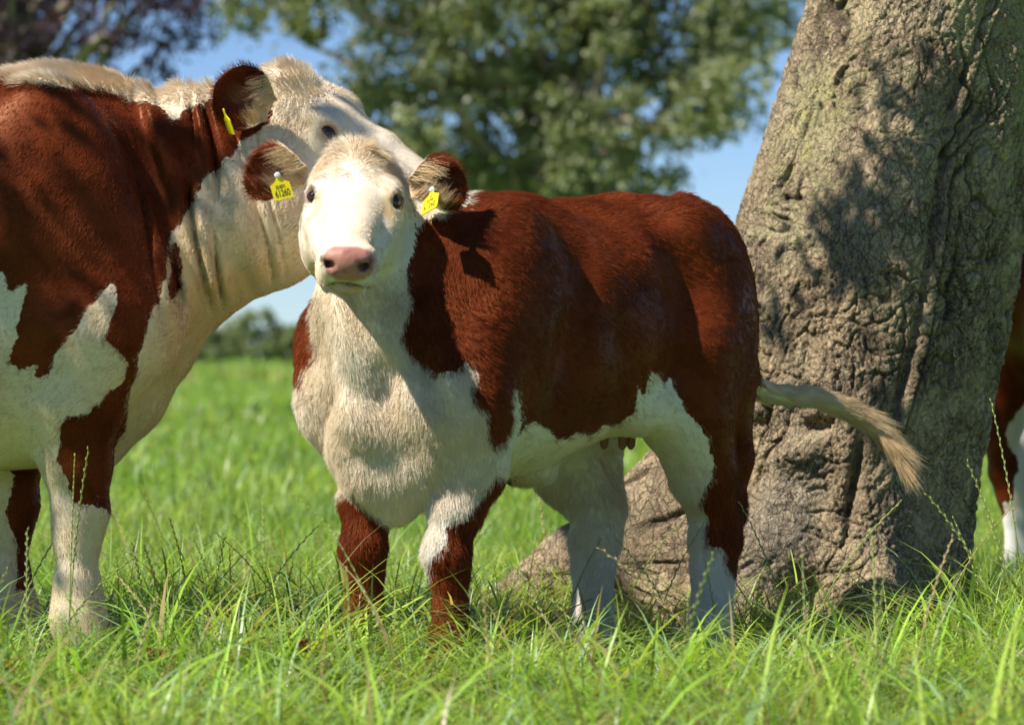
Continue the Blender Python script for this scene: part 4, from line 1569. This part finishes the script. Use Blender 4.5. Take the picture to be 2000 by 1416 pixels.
def cow_sdf(p):
    p = p.astype(np.float32)
    q = ((p - M_PL.astype(np.float32)) @ M_HL.T.astype(np.float32)) / (M_S * LAT).astype(np.float32)
    d = loft(p, [(-1.66, 1.20, .92, .10), (-1.58, 1.30, .80, .20), (-1.45, 1.355, .70, .28), (-1.2, 1.37, .58, .33), (-.9, 1.365, .50, .375),
                 (-.5, 1.355, .465, .39), (-.22, 1.36, .455, .36), (-.05, 1.365, .465, .31), (.06, 1.34, .50, .26), (.14, 1.28, .60, .18), (.18, 1.2, .75, .10)], 2.2)
    mir = p.copy()
    mir[:, 1] = np.abs(p[:, 1])
    d = smin(d, ell(mir, (-.01, .225, .98), (.17, .105, .36), rot_y(-12)), .10)
    d = smin(d, ell(mir, (.12, .20, .80), (.13, .10, .14)), .09)
    d = smax(d, -ell(mir, (-.22, .40, 1.02), (.035, .07, .30), rot_y(-16)), .08)
    d = smin(d, ell(mir, (-1.22, .25, 1.26), (.12, .08, .07)), .12)
    d = smin(d, ell(mir, (-1.35, .22, .98), (.25, .14, .33)), .12)
    d = smin(d, chain(p, [(-.05, 0, 1.20, .165), (.22, 0, 1.185, .14), (.40, 0, 1.19, .125), mp(.0, 0, -.10) + (.095,)], .05), .07)
    d = smin(d, chain(p, [(.05, 0, .92, .24), (.26, 0, 1.00, .185), (.42, -.01, 1.045, .165), mp(.07, 0, -.17) + (.115,)], .05), .08)
    d = smin(d, chain(p, [(.27, 0, .90, .09), (.185, 0, .74, .075), (.115, 0, .62, .075), (.03, 0, .545, .09)], .05), .07)
    # loose skin of the dewlap in two folds
    d = smin(d, chain(p, [(.21, -.06, .84, .035), (.11, -.075, .66, .03), (.02, -.08, .54, .035)], .03), .03)
    for s, x0 in ((-1, .005), (1, -.17)):
        y0 = .19 * s
        d = smin(d, chain(p, [(.03 + (x0 - .005) * .3, .21 * s, .76, .15), (x0 - .01, .205 * s, .62, .105), (x0, .195 * s, .48, .072), (x0 + .008, y0, .37, .057), (x0, y0, .31, .045),
                              (x0, y0, .2, .044), (x0 + .003, y0, .13, .056), (x0 + .025, y0, .07, .052), (x0 + .035, y0, .02, .066)], .04), .07)
    for s, x0 in ((-1, -1.45), (1, -1.30)):
        y0 = .17 * s
        d = smin(d, chain(p, [(-1.28, .2 * s, .85, .2), (x0 + .1, .2 * s, .68, .14), (x0 - .08, .18 * s, .47, .082), (x0 - .05, y0, .36, .062), (x0, y0, .2, .05), (x0, y0, .12, .058), (x0 + .02, y0, .06, .054), (x0 + .03, y0, .02, .066)], .04), .08)
    d = smin(d, ell(p, (-1.2, 0, .60), (.16, .15, .14)), .07)
    d = smin(d, head_sdf(q, 1.02) * M_S, .045)
    # folds of the neck: run down and back from the crest
    fx = p[:, 0] + .16 * (p[:, 2] - 1.1)
    m = sstep(.12, .20, fx) * sstep(.47, .40, fx) * sstep(.74 + .35 * (fx - .1), .84 + .35 * (fx - .1), p[:, 2])
    ph = fx * 120 + 2.6 * np.sin(p[:, 2] * 4.2 + fx * 17) + 1.3 * np.sin(p[:, 2] * 11.0 + 1 + fx * 31) + 2.0 * np.sin(fx * 39 + 1.3)
    amp = .019 * (.65 + .45 * np.sin(fx * 53 + 1.0 + 2 * np.sin(p[:, 2] * 6)) + .35 * np.sin(p[:, 2] * 15 + fx * 70))
    fold = (1 - np.abs(np.sin(ph * .5))) ** 1.4
    d = d + amp * m * (fold * 2 - .8)
    return d


V, Q = surface(cow_sdf, (-1.82, -.50, -.04), (1.02, .50, 1.56), .0095)
Nn = unit(grad(cow_sdf, V, .005))
Wd = cow.W(V)
px, py = proj(Wd)
q = ((V - M_PL) @ M_HL.T) / (M_S * LAT)
inhead = sstep(.03, -.03, head_sdf(q, 1.02) * M_S - .012) * (q[:, 0] > -.10)
RED = [
    [(-900, 175), (-60, 158), (0, 159), (76, 163), (170, 174), (237, 189), (288, 204), (314, 210), (339, 240), (360, 218), (398, 202), (420, 190), (520, 170), (534, 205), (528, 240), (500, 262), (466, 275), (458, 308), (436, 308),
     (432, 329), (407, 346), (390, 371), (377, 397), (360, 418), (352, 439), (335, 456), (328, 473), (326, 524), (316, 558), (314, 587), (297, 613), (284, 647), (271, 690),
     (271, 723), (254, 757), (250, 803), (252, 816), (229, 863), (203, 918), (195, 981), (191, 994), (186, 990), (161, 988), (144, 981), (140, 960), (123, 926), (112, 897),
     (119, 863), (117, 837), (127, 816), (170, 808), (186, 786), (199, 786), (212, 765), (242, 746), (248, 714), (229, 680), (212, 672), (201, 664), (212, 634), (222, 600),
     (229, 566), (216, 549), (199, 579), (169, 608), (148, 642), (114, 685), (106, 689), (102, 719), (80, 740), (64, 738), (78, 706), (42, 727), (17, 710), (25, 672),
     (40, 655), (25, 647), (42, 608), (59, 558), (42, 549), (25, 566), (15, 562), (13, 541), (0, 524), (-60, 560), (-160, 640), (-500, 700), (-900, 690), (-1300, 900), (-1300, 300)],
    [(339, 477), (350, 477), (354, 524), (352, 558), (335, 587), (328, 570), (337, 524)],
]
sd = np.max([poly_sd(px, py, g) for g in RED], 0) / 850.0 * 100.0
legp = poly_sd(px, py, [(195, 800), (285, 800), (262, 863), (245, 918), (228, 981), (221, 996), (186, 990)]) / 850. * 100
sd = np.where(V[:, 1] < -.11, np.maximum(sd, legp), sd)
far = (V[:, 1] > .08) & (V[:, 2] < .62) & (V[:, 0] > -.5)
leg2 = poly_sd(px, py, [(12, 860), (100, 860), (100, 1150), (30, 1150), (35, 1060), (12, 1000), (28, 940)]) / 850. * 100
sd = np.where(far, leg2, sd)
coat = -sd + fbm(V * 24, 3, 3) * .9
coat = np.where((inhead > .5) & (px > 530), 6, coat)
tan = .50 + .25 * fbm(V * 6, 3, 11) + .15 * sstep(1.0, .7, V[:, 2])
tan += .25 * sstep(.15, .3, V[:, 0]) * sstep(1.2, 1.0, V[:, 2]) - .12 * inhead
qa = np.stack([q[:, 0], np.abs(q[:, 1]), q[:, 2]], 1) - EYE_C - EYE_N * .012
eyed = np.sqrt((qa ** 2).sum(1))
pink = .6 * sstep(.030, .018, eyed) * (inhead > .3)
pink = np.maximum(pink, sstep(.40, .42, q[:, 0]) * (q[:, 2] < -.02) * (q[:, 2] > -.1) * (inhead > .3))
dark = .4 * sstep(.024, .016, eyed) * (inhead > .3)
lay = np.tile(A([-.7, 0, -.7]), (len(V), 1))
low = sstep(.6, .45, V[:, 2])[:, None]
lay = lay * (1 - low) + A([-.15, 0, -1.0]) * low
rad = q - A([.105, 0, .02])
lay_h = (rad / (np.linalg.norm(rad, axis=1)[:, None] + 1e-6)) @ M_HL
lay = lay * (1 - inhead[:, None]) + lay_h * inhead[:, None]
sw = np.stack([fbm(V * 8, 3, s) for s in (21, 22, 23)], 1)
curl = inhead * sstep(.12, .02, q[:, 0]) * sstep(-.14, -.06, q[:, 2])
sw2 = np.stack([fbm(V * 30, 2, s) for s in (41, 42, 43)], 1)
lay = lay + .45 * sw + 2.2 * curl[:, None] * sw2
crest = sstep(1.28, 1.34, V[:, 2]) * (coat > -1) * (1 - inhead)
lift = np.full(len(V), .20) + .3 * curl + .25 * crest
flen = .012 + .003 * fbm(V * 12, 3, 33) + .022 * crest + .014 * curl
flen = flen * np.where(inhead > .5, np.where(curl > .2, 1.0, .85), 1)
flen *= np.where(pink > .3, .15, 1)
fl = fur_attrs(cow, V, Nn, lay, np.clip(lift, .1, .8))
den = np.ones(len(V)) * sstep(-.55, -.15, ((A([0, 0, CAMZ]) - Wd) / np.linalg.norm(Wd, axis=1)[:, None] * (Nn @ cow.R.T)).sum(1)) * np.where(pink > .4, .2, 1)
den *= np.interp(px, [-700, -250, -100], [0.0, .25, 1])
cow_body = put(cow, 'body', V, Q, COAT, attrs={
    'coat': (coat, 'FLOAT'), 'tan': (tan, 'FLOAT'), 'pink': (pink, 'FLOAT'), 'dark': (dark, 'FLOAT'),
    'fur_dir': (fl, 'FLOAT_VECTOR'), 'fur_len': (flen, 'FLOAT'), 'fur_den': (den, 'FLOAT')})
add_fur(cow_body, COAT, 105000, .0005, .14, .12, clump=.12)
eyes(cow, M_H, M_POLL, M_S)
ear_object(cow, 'ear', P(528, 212, 7.92), P(420, 165, 7.86), (-.15, -.93, -.1), .150, white_to=.30, droop=.0, den=110000, hair=.04)
ear_object(cow, 'ear', P(560, 190, 8.20), P(520, 160, 8.40), (.5, -.2, .3), .13, white_to=.30, den=40000)
tag_object(cow, P(446, 242, 7.84), (.35, -.9, -.1), (-.45, .1, 1), .045, .05, [], stud=False)
hooves(cow, [(.045, -.19), (-.13, .19), (-1.41, -.17), (-1.26, .17)], 1.25)
ct = catmull([(-1.62, 0, 1.26), (-1.72, 0, 1.15), (-1.74, .01, .9), (-1.73, .02, .6), (-1.72, .02, .4)], 30)
v, f, t = tube(ct, np.interp(np.linspace(0, 1, 30), [0, .3, .7, .9, 1], [.05, .035, .025, .05, .01]), 10)
n = len(v)
put(cow, 'tail', v, f, COAT, attrs={'coat': ((.7 - v[:, 2]) * 20, 'FLOAT'), 'tan': (np.ones(n) * .5, 'FLOAT'), 'pink': (np.zeros(n), 'FLOAT'), 'dark': (np.zeros(n), 'FLOAT')})

# ---- a third animal, mostly hidden by the trunk ------------------------------------------------------------------
h3 = empty('hereford_heifer', (2.03, 10.9, 0), math.radians(20))
tag(h3, 'dark red young animal at the right edge behind the tree trunk', 'calf')
for ch in list(calf.root.children):
    if ch.name.split('.')[0] in ('body', 'hoof', 'eye', 'ear'):
        c = ch.copy()
        COL.objects.link(c)
        c.parent = h3
